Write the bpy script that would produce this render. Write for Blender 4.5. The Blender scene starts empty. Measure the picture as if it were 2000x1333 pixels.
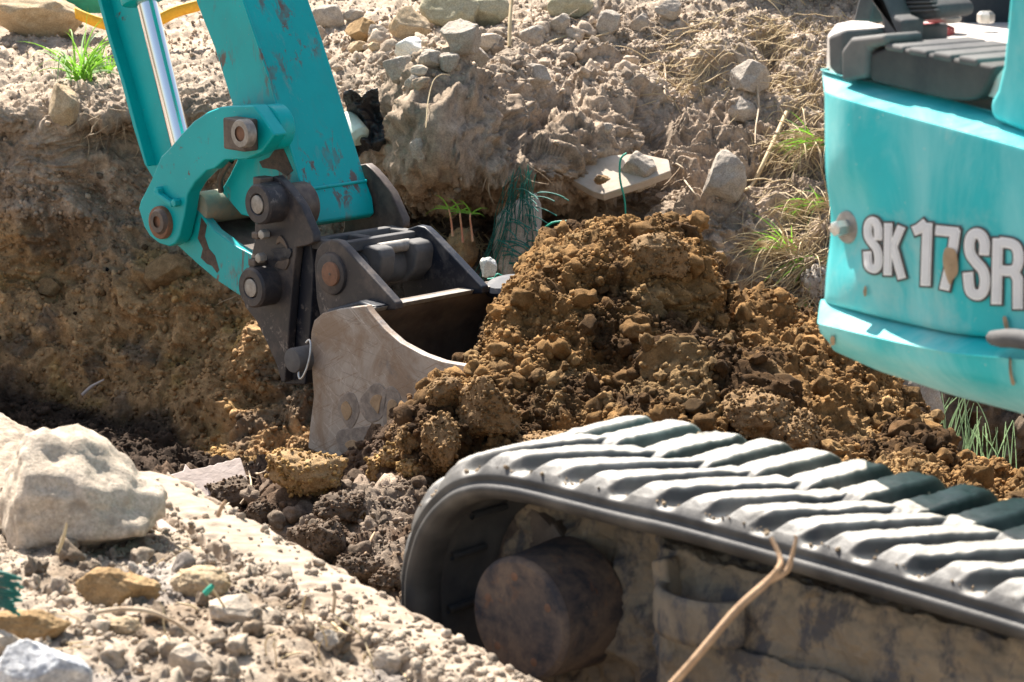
import bpy, bmesh, math, random
import numpy as np
from mathutils import Vector, Matrix
from mathutils.bvhtree import BVHTree
R = math.radians
random.seed(7); RNG = np.random.default_rng(7)
S = bpy.context.scene; COL = S.collection

# ------------------------------------------------------------------ camera, sky, sun, exposure
F = 5144.0; TH = R(12); CAM = Vector((0, 0, 1.4))
cam = bpy.data.cameras.new('camera'); camo = bpy.data.objects.new('camera', cam); COL.objects.link(camo)
camo.location = CAM; camo.rotation_euler = (R(90) - TH, 0, 0)
cam.sensor_width = 36; cam.lens = 36 * F / 2000.0; cam.clip_start = 0.05; cam.clip_end = 500
cam.dof.use_dof = True; cam.dof.focus_distance = 4.6; cam.dof.aperture_fstop = 18
S.camera = camo
SUN = Vector((-0.28, 0.53, 0.84)).normalized()
wd = bpy.data.worlds.new("World"); S.world = wd; wd.use_nodes = True
wn = wd.node_tree.nodes; bg = wn['Background']; bg.inputs[1].default_value = 0.095
sky = wn.new('ShaderNodeTexSky'); sky.sky_type = 'NISHITA'; sky.sun_disc = False
sky.sun_elevation = math.asin(SUN.z); sky.sun_rotation = math.atan2(SUN.x, SUN.y); sky.dust_density = 2.0; sky.ozone_density = 0.6
tint = wn.new('ShaderNodeMix'); tint.data_type = 'RGBA'; tint.blend_type = 'MULTIPLY'; tint.inputs[0].default_value = 1; tint.inputs[7].default_value = (1, .91, .80, 1)
wd.node_tree.links.new(sky.outputs[0], tint.inputs[6]); wd.node_tree.links.new(tint.outputs[2], bg.inputs[0])
sl = bpy.data.lights.new('sun', 'SUN'); sl.energy = 5.0; sl.angle = R(0.5); sl.color = (1, .94, .85)
so = bpy.data.objects.new('sun', sl); COL.objects.link(so)
so.rotation_euler = (-SUN).to_track_quat('-Z', 'Y').to_euler()
S.view_settings.view_transform = 'Standard'; S.view_settings.look = 'None'
S.view_settings.exposure = 1.55; S.view_settings.gamma = 1.0

# ------------------------------------------------------------------ geometry helpers
ct, st = math.cos(TH), math.sin(TH)
def ray(px, py):
    cx = (px - 1000) / F; cy = -(py - 666.5) / F
    return Vector((cx, ct + st * cy, -st + ct * cy))
def at(px, py, Y):
    r = ray(px, py); return CAM + r * (Y / r.y)
def proj(P):                                       # (..,3) -> px, py
    x = P[..., 0]; y = P[..., 1]; z = P[..., 2] - CAM.z
    d = y * ct - z * st; u = y * st + z * ct
    return 1000 + F * x / d, 666.5 - F * u / d
class Frame:                                       # a vertical working plane of the machine
    def __init__(s, beta, ref):
        b = R(beta); s.d = Vector((math.cos(b), -math.sin(b), 0)); s.w = Vector((math.sin(b), math.cos(b), 0)); s.n = -s.w; s.P = ref
    def __call__(s, px, py, k=0.0):
        r = ray(px, py); t = (s.P + s.n * k - CAM).dot(s.n) / r.dot(s.n); return CAM + r * t

perm = np.random.default_rng(3).permutation(256); G = np.random.default_rng(4).normal(size=(256, 3)); G /= np.linalg.norm(G, axis=1)[:, None]
JIT = np.random.default_rng(5).random((256, 3))
def hsh(i, j, k): return perm[(perm[(perm[i & 255] + j) & 255] + k) & 255]
def pn(p):
    i = np.floor(p).astype(np.int64); f = p - i; u = f * f * f * (f * (f * 6 - 15) + 10); r = np.zeros(len(p))
    for a in (0, 1):
        for b in (0, 1):
            for c in (0, 1):
                g = G[hsh(i[:, 0] + a, i[:, 1] + b, i[:, 2] + c)]
                d = ((f - np.array([a, b, c])) * g).sum(1)
                wx = u[:, 0] if a else 1 - u[:, 0]; wy = u[:, 1] if b else 1 - u[:, 1]; wz = u[:, 2] if c else 1 - u[:, 2]
                r += d * wx * wy * wz
    return r * 1.5
def fbm(p, o=5, lac=2.03, g=.5, ridge=False):
    r = np.zeros(len(p)); a = 1.0
    for _ in range(o):
        n = pn(p)
        if ridge: n = 1 - 2.2 * np.abs(n)
        r += a * n; a *= g; p = p * lac + 17.3
    return r
def worley(p):                                     # distance to the nearest feature point
    i = np.floor(p).astype(np.int64); f = p - i; best = np.full(len(p), 9.0)
    for a in (-1, 0, 1):
        for b in (-1, 0, 1):
            for c in (-1, 0, 1):
                q = JIT[hsh(i[:, 0] + a, i[:, 1] + b, i[:, 2] + c)]
                d = ((np.array([a, b, c]) + q - f) ** 2).sum(1); best = np.minimum(best, d)
    return np.sqrt(best)
def cobble(p, s): return np.sqrt(np.clip(1 - worley(p / s) ** 2 * 1.3, 0, 1))   # rounded lumps, 0..1
def sstep(a, b, x):
    t = np.clip((x - a) / (b - a), 0, 1); return t * t * (3 - 2 * t)

def cr(ctrl, n, axis):                             # Catmull-Rom resample along an axis
    c = np.moveaxis(np.asarray(ctrl, float), axis, 0); m = len(c)
    t = np.linspace(0, m - 1 - 1e-9, n); i = np.floor(t).astype(int); f = (t - i).reshape((-1,) + (1,) * (c.ndim - 1))
    g = lambda k: c[np.clip(k, 0, m - 1)]
    p0, p1, p2, p3 = g(i - 1), g(i), g(i + 1), g(i + 2)
    r = .5 * ((2 * p1) + (-p0 + p2) * f + (2 * p0 - 5 * p1 + 4 * p2 - p3) * f ** 2 + (-p0 + 3 * p1 - 3 * p2 + p3) * f ** 3)
    return np.moveaxis(r, 0, axis)
def crgrid(ctrl, nu, nv): return cr(cr(ctrl, nu, 0), nv, 1)
def gnormals(P):
    a = np.gradient(P, axis=0); b = np.gradient(P, axis=1); n = np.cross(a, b); n /= np.linalg.norm(n, axis=2)[..., None] + 1e-12
    return n
def orient(N, P):                                  # make normals look at the camera side
    v = np.array(CAM) - P; s = np.sign((N * v).sum(-1).mean()); return N * s
def mesh_from(name, V, Fc, mat, parent=None, col=None, smooth=True):
    V = np.asarray(V, np.float32).reshape(-1, 3); Fc = np.asarray(Fc, np.int32); k = Fc.shape[1]
    me = bpy.data.meshes.new(name); me.vertices.add(len(V)); me.vertices.foreach_set('co', V.ravel())
    me.loops.add(Fc.size); me.loops.foreach_set('vertex_index', Fc.ravel())
    me.polygons.add(len(Fc)); me.polygons.foreach_set('loop_start', np.arange(0, Fc.size, k, dtype=np.int32))
    me.polygons.foreach_set('loop_total', np.full(len(Fc), k, np.int32))
    me.polygons.foreach_set('use_smooth', np.full(len(Fc), smooth, bool))
    me.update(calc_edges=True)
    if col is not None:
        at_ = me.color_attributes.new('Col', 'FLOAT_COLOR', 'POINT')
        c = np.ones((len(V), 4), np.float32); c[:, :3] = col; at_.data.foreach_set('color', c.ravel())
    me.materials.append(mat); o = bpy.data.objects.new(name, me); COL.objects.link(o)
    if parent: o.parent = parent
    return o
def gridfaces(nu, nv, wrap=False):
    i = np.arange(nu - 1)[:, None] * nv + np.arange(nv - 1)[None, :]
    return np.stack([i, i + nv, i + nv + 1, i + 1], -1).reshape(-1, 4)
def grid_obj(name, P, mat, parent=None, col=None): return mesh_from(name, P, gridfaces(*P.shape[:2]), mat, parent, col)
def bvh_grid(P, step=3):
    Q = P[::step, ::step]; f = gridfaces(*Q.shape[:2]); return BVHTree.FromPolygons([Vector(v) for v in Q.reshape(-1, 3)], f.tolist())
def tag(o, label=None, cat=None, group=None, kind=None):
    if label: o['label'] = label
    if cat: o['category'] = cat
    if group: o['group'] = group
    if kind: o['kind'] = kind
    return o
def empty(name, loc, parent=None):
    o = bpy.data.objects.new(name, None); COL.objects.link(o); o.location = loc; o.empty_display_size = .05
    if parent: o.parent = parent
    return o
def setpar(o, parent):
    o.parent = parent; o.matrix_parent_inverse = parent.matrix_world.inverted() if parent.type != 'EMPTY' else Matrix.Translation(-parent.location); return o

# ------------------------------------------------------------------ materials
def lin(c): return tuple(((v / 255) / 12.92 if v / 255 <= .04045 else ((v / 255 + .055) / 1.055) ** 2.4) for v in c)
def newmat(name):
    m = bpy.data.materials.new(name); m.use_nodes = True; nt = m.node_tree; return m, nt, nt.nodes['Principled BSDF']
def N(nt, t, **kw):
    n = nt.nodes.new(t)
    for k, v in kw.items():
        if k in n.inputs.keys() if hasattr(n.inputs, 'keys') else False: n.inputs[k].default_value = v
        else: setattr(n, k, v)
    return n
def noise(nt, scale, detail=8, rough=.6, dist=0.0, coord='Object', stretch=None, rot=None):
    tc = nt.nodes.new('ShaderNodeTexCoord'); n = nt.nodes.new('ShaderNodeTexNoise'); src = tc.outputs[coord]
    if stretch or rot:
        mp = nt.nodes.new('ShaderNodeMapping'); nt.links.new(src, mp.inputs[0]); src = mp.outputs[0]
        if stretch: mp.inputs['Scale'].default_value = stretch
        if rot: mp.inputs['Rotation'].default_value = rot
    nt.links.new(src, n.inputs['Vector'])
    n.inputs['Scale'].default_value = scale; n.inputs['Detail'].default_value = detail; n.inputs['Roughness'].default_value = rough; n.inputs['Distortion'].default_value = dist
    return n.outputs['Fac']
def ramp(nt, src, stops):
    r = nt.nodes.new('ShaderNodeValToRGB'); nt.links.new(src, r.inputs[0]); e = r.color_ramp.elements
    while len(e) < len(stops): e.new(.5)
    for q, (p, c) in zip(e, stops): q.position = p; q.color = (c, c, c, 1) if not hasattr(c, '__len__') else (*c, 1)
    return r.outputs[0]
def mix(nt, a, b, fac, mode='MIX'):
    m = nt.nodes.new('ShaderNodeMix'); m.data_type = 'RGBA'; m.blend_type = mode
    for s, v in ((m.inputs[6], a), (m.inputs[7], b), (m.inputs[0], fac)):
        if isinstance(v, bpy.types.NodeSocket): nt.links.new(v, s)
        elif isinstance(v, (int, float)) and s.type != 'RGBA': s.default_value = v
        else: s.default_value = (*v, 1) if hasattr(v, '__len__') else (v, v, v, 1)
    return m.outputs[2]
def bump(nt, bs, h, strength=.3, dist=.01):
    b = nt.nodes.new('ShaderNodeBump'); b.inputs['Strength'].default_value = strength; b.inputs['Distance'].default_value = dist
    nt.links.new(h, b.inputs['Height']); nt.links.new(b.outputs[0], bs.inputs['Normal'])
    return b
def addm(nt, a, b, k=1.0):
    m = nt.nodes.new('ShaderNodeMath'); m.operation = 'MULTIPLY_ADD'; nt.links.new(b, m.inputs[0]); m.inputs[1].default_value = k; nt.links.new(a, m.inputs[2]); return m.outputs[0]

def soil_mat(name, fine=220, var=.45, bs_=.6, bd=.006):
    m, nt, bs = newmat(name)
    a = nt.nodes.new('ShaderNodeVertexColor'); a.layer_name = 'Col'
    v1 = ramp(nt, noise(nt, 35, 8, .65), [(.3, 1 - var), (.7, 1 + var * .6)])
    v2 = ramp(nt, noise(nt, fine, 6, .7), [(.32, .70), (.68, 1.30)])
    c = mix(nt, a.outputs[0], v1, 1.0, 'MULTIPLY'); c = mix(nt, c, v2, 1.0, 'MULTIPLY')
    nt.links.new(c, bs.inputs['Base Color']); bs.inputs['Roughness'].default_value = .95; bs.inputs['Specular IOR Level'].default_value = .15
    h = addm(nt, noise(nt, fine * .6, 8, .75), noise(nt, fine * 2.5, 4, .7), .5)
    bump(nt, bs, h, bs_, bd); return m
M_soil = soil_mat('dry_soil'); M_pile = soil_mat('moist_soil', 300, .5, .8, .006)
def rock_mat(name, c1, c2, sc=30, spots=None):
    m, nt, bs = newmat(name)
    c = mix(nt, c1, c2, ramp(nt, noise(nt, sc, 10, .65, .6), [(.35, 0), (.65, 1)]))
    c = mix(nt, c, ramp(nt, noise(nt, sc * 9, 6, .75), [(.3, .6), (.65, 1.3)]), 1.0, 'MULTIPLY')
    if spots: c = mix(nt, c, spots, ramp(nt, noise(nt, sc * 2.3, 5, .6), [(.55, 0), (.68, 1)]))
    nt.links.new(c, bs.inputs['Base Color']); bs.inputs['Roughness'].default_value = .9; bs.inputs['Specular IOR Level'].default_value = .2
    bump(nt, bs, addm(nt, noise(nt, sc * 3, 10, .7), noise(nt, sc * 14, 4, .7), .4), .55, .008); return m
M_rk = dict(grey=rock_mat('grey_brown_stone', (.30, .26, .22), (.42, .37, .31)),
            tan=rock_mat('tan_stone', (.38, .28, .17), (.48, .38, .26)),
            orange=rock_mat('ochre_clod', (.29, .185, .09), (.40, .27, .14), 45),
            white=rock_mat('white_stone', (.66, .66, .62), (.80, .79, .74), 40),
            pale=rock_mat('pale_stone', (.42, .35, .275), (.52, .44, .355), 22, (.30, .25, .20)),
            brown=rock_mat('brown_clod', (.17, .105, .052), (.30, .195, .10), 50),
            dark=rock_mat('dark_clod', (.10, .075, .055), (.18, .135, .10), 50),
            marble=rock_mat('blue_grey_stone', (.62, .62, .62), (.30, .32, .36), 38, (.75, .74, .72)),
            olive=rock_mat('olive_stone', (.33, .30, .20), (.43, .39, .28), 28))
def paint_mat(name, base, dust=(.50, .42, .33), dust_lo=.60, dust_hi=.78, chips=.70, rough=.38, chipc=(.10, .06, .045), faded=None, stretch=None, sc=14, rot=None):
    m, nt, bs = newmat(name)
    c = mix(nt, base, tuple(v * .82 for v in base), ramp(nt, noise(nt, 6, 5, .6), [(.3, 0), (.7, 1)]))
    if faded: c = mix(nt, c, faded, ramp(nt, noise(nt, 9, 7, .62, .6, stretch=(1, 1, .35)), [(.42, 0), (.72, .75)]))
    ch = ramp(nt, noise(nt, sc * 2.2, 9, .72, .4, stretch=stretch, rot=rot), [(chips - .05, 0), (chips, 1)])
    gate = ramp(nt, noise(nt, sc * .45, 4, .6), [(.48, .05), (.62, 1)])
    chg = nt.nodes.new('ShaderNodeMath'); chg.operation = 'MULTIPLY'; nt.links.new(ch, chg.inputs[0]); nt.links.new(gate, chg.inputs[1])
    c = mix(nt, c, chipc, chg.outputs[0])
    du = ramp(nt, noise(nt, sc, 10, .7, .25, stretch=stretch, rot=rot), [(dust_lo, 0), (dust_hi, .55)])
    c = mix(nt, c, dust, du)
    sp = ramp(nt, noise(nt, 160, 3, .6), [(.70, 0), (.76, .7)]); c = mix(nt, c, dust, sp)
    nt.links.new(c, bs.inputs['Base Color'])
    r = mix(nt, (rough,) * 3, (.85,) * 3, du); nt.links.new(r, bs.inputs['Roughness'])
    bs.inputs['Specular IOR Level'].default_value = .28
    bump(nt, bs, noise(nt, 60, 8, .7), .10, .004); return m
TEAL = (.0, .385, .40)
M_teal = paint_mat('teal_paint', TEAL, chips=.64, dust_lo=.66, dust_hi=.86)
M_teal_scr = paint_mat('scratched_teal_paint', TEAL, dust=(.26, .22, .20), dust_lo=.56, dust_hi=.74, chips=.57, chipc=(.12, .09, .08), sc=16, stretch=(1, 1, .35), rot=(0, R(18), 0))
M_body = paint_mat('faded_turquoise_panel', (.015, .47, .505), dust=(.60, .55, .47), dust_lo=.54, dust_hi=.84, chips=.70, faded=(.30, .66, .66), rough=.42, sc=9)
M_black = paint_mat('worn_black_paint', (.040, .038, .042), dust=(.22, .17, .135), dust_lo=.48, dust_hi=.78, chips=.60, chipc=(.22, .19, .17), rough=.45, sc=16)
M_navy = paint_mat('dark_blue_black_paint', (.014, .018, .028), dust=(.22, .20, .18), dust_lo=.52, dust_hi=.80, chips=.62, chipc=(.16, .14, .13), rough=.4, sc=20)
def steel_scratched():
    m, nt, bs = newmat('scratched_bare_steel')
    msk = ramp(nt, noise(nt, 5, 5, .6), [(.40, .15), (.62, 1)])
    c = mix(nt, (.27, .235, .205), (.41, .37, .33), ramp(nt, noise(nt, 9, 9, .6, .5), [(.3, 0), (.7, 1)]))
    tc = nt.nodes.new('ShaderNodeTexCoord')
    for k, (ang, cc, sc_, off) in enumerate(((28, (.20, .12, .07), 1, 0), (62, (.15, .135, .13), 1.3, 3), (-35, (.52, .47, .43), .9, 7), (48, (.17, .10, .06), .7, 11), (-8, (.18, .15, .13), .8, 19), (80, (.50, .45, .40), 1.1, 23))):
        src = tc.outputs['Object']
        for kw in (dict(Rotation=(0, 0, R(45))), dict(Rotation=(0, R(ang), 0), Location=(off, off, off)), dict(Scale=(6 * sc_, 20, 130 * sc_))):
            mp = nt.nodes.new('ShaderNodeMapping'); nt.links.new(src, mp.inputs[0]); src = mp.outputs[0]
            for kk, vv in kw.items(): mp.inputs[kk].default_value = vv
        n_ = nt.nodes.new('ShaderNodeTexNoise'); nt.links.new(src, n_.inputs['Vector']); n_.inputs['Scale'].default_value = 1; n_.inputs['Detail'].default_value = 3; n_.inputs['Distortion'].default_value = 1.5
        c2 = mix(nt, c, cc, ramp(nt, n_.outputs['Fac'], [(.61, 0), (.645, .75), (.69, 0)])); c = mix(nt, c, c2, msk) if k % 2 else c2
    c = mix(nt, c, (.20, .13, .08), ramp(nt, noise(nt, 7, 9, .72, .8), [(.46, 0), (.60, .75)]))
    c = mix(nt, c, (.46, .30, .10), ramp(nt, noise(nt, 17, 6, .7), [(.69, 0), (.74, .7)]))
    c = mix(nt, c, (.10, .105, .12), ramp(nt, noise(nt, 11, 8, .75), [(.60, 0), (.70, .6)]))
    nt.links.new(c, bs.inputs['Base Color']); bs.inputs['Roughness'].default_value = .55; bs.inputs['Metallic'].default_value = .15
    bump(nt, bs, noise(nt, 90, 8, .7), .25, .002); return m
M_steel = steel_scratched()
def simple(name, c1, c2=None, rough=.6, metal=0.0, sc=40, bs_=.2, bd=.002, lo=.35, hi=.65):
    m, nt, bs = newmat(name); c2 = c2 or tuple(v * .7 for v in c1)
    nt.links.new(mix(nt, c1, c2, ramp(nt, noise(nt, sc, 8, .65), [(lo, 0), (hi, 1)])), bs.inputs['Base Color'])
    bs.inputs['Roughness'].default_value = rough; bs.inputs['Metallic'].default_value = metal
    bump(nt, bs, noise(nt, sc * 4, 6, .7), bs_, bd); return m
M_grime = simple('greasy_brown_steel', (.13, .10, .08), (.06, .045, .04), .55, .2)
M_pinface = simple('dusty_pin_steel', (.34, .32, .29), (.20, .18, .16), .5, .3, 60)
M_rust = simple('rusty_steel', (.24, .12, .07), (.15, .08, .05), .8, .1, 70)
M_chrome, _nt, _b = newmat('chrome_rod'); _b.inputs['Base Color'].default_value = (.82, .82, .84, 1); _b.inputs['Metallic'].default_value = 1; _b.inputs['Roughness'].default_value = .10
M_zinc = simple('zinc_steel', (.62, .62, .60), (.45, .42, .38), .35, .7, 60)
M_tube = simple('mud_caked_tube', (.34, .26, .17), (.16, .22, .19), .8, 0, 22, .4, .004)
M_white = simple('white_print', (.82, .82, .82), (.78, .78, .78), .5)
M_letter = simple('grey_print', (.62, .63, .65), (.57, .58, .60), .5)
M_outline = simple('black_print', (.035, .035, .04), (.05, .05, .05), .5)
M_inner = simple('soil_stained_steel', (.17, .13, .10), (.075, .058, .048), .7, .1, 16, .4, .003)
M_emb = simple('muddy_worn_steel', (.33, .28, .235), (.17, .145, .125), .85, 0, 45, .6, .004)
M_mud = simple('dried_mud_smear', (.42, .30, .185), (.30, .21, .125), .95, 0, 60, .6, .004)
M_dkrub = simple('black_rubber', (.022, .022, .025), (.06, .056, .052), .8, 0, 14, .25, .002)
M_greyrub = simple('dusty_black_plastic', (.045, .045, .05), (.13, .125, .12), .8, 0, 10, .25, .002)
M_plate = simple('dusty_floor_plate', (.56, .52, .49), (.42, .37, .33), .75, 0, 12)
M_red = simple('red_plate', (.38, .02, .03), (.30, .03, .03), .5)
M_cloth = simple('yellow_webbing', (.80, .44, .03), (.68, .34, .02), .7, 0, 90)
M_greenp = simple('green_plastic', (.02, .36, .25), (.01, .26, .18), .5, 0, 60)
M_greenpipe = simple('green_panel', (.01, .22, .12), (.02, .30, .17), .5, 0, 30)
M_bag = simple('black_plastic_bag', (.012, .012, .014), (.03, .03, .035), .28, 0, 20, .5, .01)
M_wood = simple('weathered_wood', (.52, .44, .40), (.38, .31, .27), .85, 0, 20, .5, .004)
M_paleplank = simple('pale_concrete_edge', (.38, .305, .235), (.25, .195, .145), .95, 0, 26, .5, .004)
M_tile = simple('buff_tile', (.50, .42, .34), (.40, .33, .26), .85, 0, 30, .4, .003)
M_straw = simple('dry_straw', (.58, .47, .29), (.40, .29, .16), .8, 0, 25)
M_root = simple('pale_root', (.52, .42, .30), (.34, .24, .15), .8, 0, 40)
M_twig = simple('brown_twig', (.50, .33, .20), (.30, .19, .11), .85, 0, 50, .5, .003)
def leaf(name, a, b):
    m, nt, bs = newmat(name)
    nt.links.new(mix(nt, a, b, ramp(nt, noise(nt, 18, 3), [(.35, 0), (.65, 1)])), bs.inputs['Base Color']); bs.inputs['Roughness'].default_value = .55
    bs.inputs['Transmission Weight'].default_value = 0.0
    tr = nt.nodes.new('ShaderNodeBsdfTranslucent'); tr.inputs[0].default_value = (*[min(1, v * 1.6) for v in a], 1)
    ms = nt.nodes.new('ShaderNodeMixShader'); ms.inputs[0].default_value = .35
    nt.links.new(bs.outputs[0], ms.inputs[1]); nt.links.new(tr.outputs[0], ms.inputs[2]); nt.links.new(ms.outputs[0], nt.nodes['Material Output'].inputs[0]); return m
M_leaf = leaf('fresh_grass_blades', (.17, .36, .035), (.10, .24, .04)); M_leafblue = leaf('dusty_grass_blades', (.22, .33, .17), (.16, .25, .13))
M_net = leaf('green_net_fibres', (.015, .20, .16), (.03, .14, .12))

def facets(p, s):                                  # angular broken faces: each cell of rock gets its own tilted plane
    p = p / s; i = np.floor(p).astype(np.int64); f = p - i; best = np.full(len(p), 9.0); val = np.zeros(len(p))
    for a in (-1, 0, 1):
        for b in (-1, 0, 1):
            for c in (-1, 0, 1):
                h = hsh(i[:, 0] + a, i[:, 1] + b, i[:, 2] + c); r = f - np.array([a, b, c]) - JIT[h]; d = (r ** 2).sum(1); m = d < best
                best = np.where(m, d, best); val = np.where(m, (r * G[h]).sum(1) * .9 + (JIT[h, 0] - .5) * .5, val)
    return val
# ------------------------------------------------------------------ terrain: far bank with the trench wall, heap, near bank
def ctrl_from(cols, rows):                         # rows: list over rows of list over cols of (py, Y)
    return np.array([[tuple(at(px, r[j][0], r[j][1])) for j, px in enumerate(cols)] for r in rows])
bx = [-500, -150, 150, 420, 650, 850, 1050, 1250, 1450, 1700, 2100, 2600]
far = [
 # far ground      ground      edge          under edge    upper wall    mid wall      low wall      foot          trench floor
 [(-420, 12.0)] * 12,
 [(-150, 8.6)] * 6 + [(-150, 8.3), (-150, 7.8), (-160, 7.5), (-160, 7.3), (-160, 7.1), (-160, 7.0)],
 [(60, 7.15), (60, 7.15), (70, 7.1), (60, 7.1), (60, 7.1), (30, 7.1), (0, 7.1), (0, 7.05), (0, 6.95), (0, 6.85), (0, 6.7), (0, 6.6)],
 [(165, 6.6), (165, 6.6), (175, 6.55), (165, 6.5), (150, 6.55), (130, 6.55), (110, 6.7), (120, 6.75), (130, 6.7), (140, 6.6), (150, 6.45), (150, 6.3)],
 [(215, 6.38), (215, 6.38), (225, 6.35), (215, 6.35), (230, 6.3), (200, 6.33), (220, 6.45), (230, 6.53), (250, 6.5), (260, 6.38), (260, 6.25), (260, 6.1)],
 [(275, 6.40), (275, 6.40), (285, 6.38), (290, 6.40), (290, 6.32), (318, 6.08), (345, 6.10), (330, 6.38), (350, 6.33), (360, 6.25), (360, 6.1), (360, 6.0)],
 [(420, 6.42), (420, 6.42), (420, 6.42), (430, 6.42), (430, 6.40), (395, 6.62), (400, 6.72), (430, 6.30), (450, 6.2), (460, 6.1), (460, 6.0), (460, 5.9)],
 [(600, 6.28), (600, 6.28), (600, 6.26), (600, 6.2), (600, 6.1), (600, 6.45), (600, 6.50), (600, 6.1), (600, 6.05), (600, 5.95), (600, 5.85), (600, 5.8)],
 [(760, 6.12), (760, 6.12), (760, 6.10), (760, 6.05), (760, 6.0), (760, 6.0), (760, 6.0), (760, 5.95), (760, 5.9), (760, 5.8), (760, 5.7), (760, 5.6)],
 [(880, 5.92), (880, 5.92), (880, 5.9), (880, 5.85), (880, 5.8)] + [(880, 5.8)] * 4 + [(900, 5.65), (900, 5.55), (900, 5.5)],
 [(980, 5.55)] * 12,
 [(1150, 4.9)] * 12]
P = crgrid(ctrl_from(bx, far), 900, 1150)
PX, PY = proj(P)
def bumpat(P, PX, PY, lst):                        # sculpt broad lumps and hollows, metres towards the viewer's side of the slope
    D = np.zeros(PX.shape)
    for (x, y, rx, ry, a, pw) in lst:
        q = ((PX - x) / rx) ** 2 + ((PY - y) / ry) ** 2; D += a * np.exp(-q ** pw)
    return D
lumps = [(880, 270, 90, 60, .10, 1.5), (985, 195, 70, 60, .09, 1.5), (840, 200, 60, 60, .06, 1), 
         (1180, 260, 90, 60, .06, 1.5), (1420, 120, 90, 40, .07, 1.5), (1500, 120, 35, 50, -.10, 1.5), (1330, 170, 70, 90, -.05, 1), (1230, 180, 60, 40, .05, 1),
         (100, 400, 150, 80, .06, 1), (330, 560, 140, 80, .07, 1), (560, 700, 110, 110, .06, 1), (230, 280, 70, 40, -.09, 1.2), (60, 560, 120, 60, -.05, 1),
         (1380, 440, 120, 90, .08, 1), (1560, 520, 80, 60, .06, 1), (1240, 400, 60, 50, -.06, 1), (1860, 900, 220, 80, -.2, 1.2), (700, 230, 40, 60, -.05, 1)]
D = bumpat(P, PX, PY, lumps)
Nr = orient(gnormals(P), P); P = P + Nr * D[..., None]; Nr = orient(gnormals(P), P)
p = P.reshape(-1, 3); pw_ = p + .06 * np.stack([fbm(p * 5, 3), fbm(p * 5 + 40, 3), fbm(p * 5 + 80, 3)], 1)
left = sstep(620, 300, PX.ravel()) * sstep(220, 330, PY.ravel())
rg = fbm(pw_ * 4.2, 6, ridge=True, g=.52); big = fbm(pw_ * 2.2, 3)
fine = fbm(pw_ * 17, 5, g=.6)
cb = cobble(pw_, .07) * .5 + cobble(pw_ + 3, .032) * .3 + cobble(pw_ + 5, .015) * .16 - .65
rightf = sstep(600, 900, PX.ravel()) * sstep(60, 150, PY.ravel())
led = fbm(pw_ * np.array([5, 5, 9]), 5, ridge=True, g=.55)
top = sstep(230, 150, PY.ravel())
d = .030 * (rg - .6) * (1 - .6 * top) + .045 * big * (1 - .5 * top) + .012 * fine + .020 * cb * (.8 - .25 * left) * (1 - .65 * rightf) + .026 * (led - .7) * rightf + (.030 * facets(pw_, .15) + .017 * facets(pw_ + 4, .06) + .008 * facets(pw_ + 8, .026)) * (.35 + .65 * rightf) * (1 - .6 * top) + .004 * fbm(pw_ * 70, 3)
strat = fbm(p * np.array([2, 2, 14]) , 4)
P = P + Nr * d.reshape(PX.shape)[..., None]; BANK = P; BANKN = orient(gnormals(P), P)
def mixc(a, b, t): return a * (1 - t[:, None]) + b * t[:, None]
pxr, pyr = PX.ravel(), PY.ravel(); nz = fbm(p * 3, 4) * 60
c = np.tile(np.array([.41, .33, .255]), (len(p), 1))
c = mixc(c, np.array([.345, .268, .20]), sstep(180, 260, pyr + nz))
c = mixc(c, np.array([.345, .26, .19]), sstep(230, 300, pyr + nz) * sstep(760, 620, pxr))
c = mixc(c, np.array([.15, .115, .09]), sstep(340, 400, pyr + nz * .5) * sstep(600, 720, pxr) * sstep(1160, 1080, pxr))  # cave shade under the overhang, painted into the soil colour
lowl = sstep(470, 560, pyr + nz * 1.3 + (pxr - 300) * -.25) * sstep(950, 700, pxr)
c = mixc(c, np.array([.37, .225, .11]), lowl)
c = mixc(c, np.array([.40, .25, .09]), sstep(.25, .6, fbm(p * 6 + 9, 4)) * lowl * .7)
c = mixc(c, np.array([.16, .115, .08]), sstep(.15, .5, fbm(p * 7 + 30, 4)) * lowl * .8)
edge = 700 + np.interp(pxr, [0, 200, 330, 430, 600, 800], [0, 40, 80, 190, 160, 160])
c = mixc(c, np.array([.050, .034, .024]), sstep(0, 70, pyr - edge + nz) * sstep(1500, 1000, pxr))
c = mixc(c, np.array([.16, .12, .085]), sstep(620, 760, pyr + nz) * sstep(1300, 1600, pxr))
c *= (1 + .14 * strat)[:, None] * (1 + .25 * np.clip(fine, -1, 1))[:, None]
BANKC = np.clip(c, .01, .9)
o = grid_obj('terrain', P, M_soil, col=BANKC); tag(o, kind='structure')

# ground heap between the trench and the machine, with the tall spoil pile at its right
hx = [-100, 200, 400, 560, 690, 790, 860, 930, 985, 1050, 1130, 1200, 1290, 1370, 1420, 1560, 1700, 1800, 1900, 2050, 2300]
crest = [(985, 5.2), (965, 5.1), (950, 5.0), (915, 4.9), (925, 4.78), (870, 4.68), (785, 4.62), (728, 4.62), (700, 4.69), (612, 4.86), (526, 5.0), (478, 5.04), (426, 5.08), (500, 5.1), (592, 5.08), (645, 5.08), (735, 4.95), (835, 4.80), (945, 4.66), (985, 4.6), (1000, 4.55)]
base = [(1080, 4.7), (1080, 4.6), (1060, 4.5), (1040, 4.42), (1020, 4.35), (1000, 4.32), (985, 4.3), (960, 4.3), (950, 4.3), (945, 4.28), (940, 4.28), (940, 4.28), (940, 4.28), (945, 4.28), (950, 4.28), (960, 4.28), (980, 4.28), (1000, 4.25), (1020, 4.25), (1040, 4.25), (1060, 4.2)]
def lerp2(a, b, t, ex=0): return (a[0] + (b[0] - a[0]) * t, a[1] + (b[1] - a[1]) * t - ex)
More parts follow.
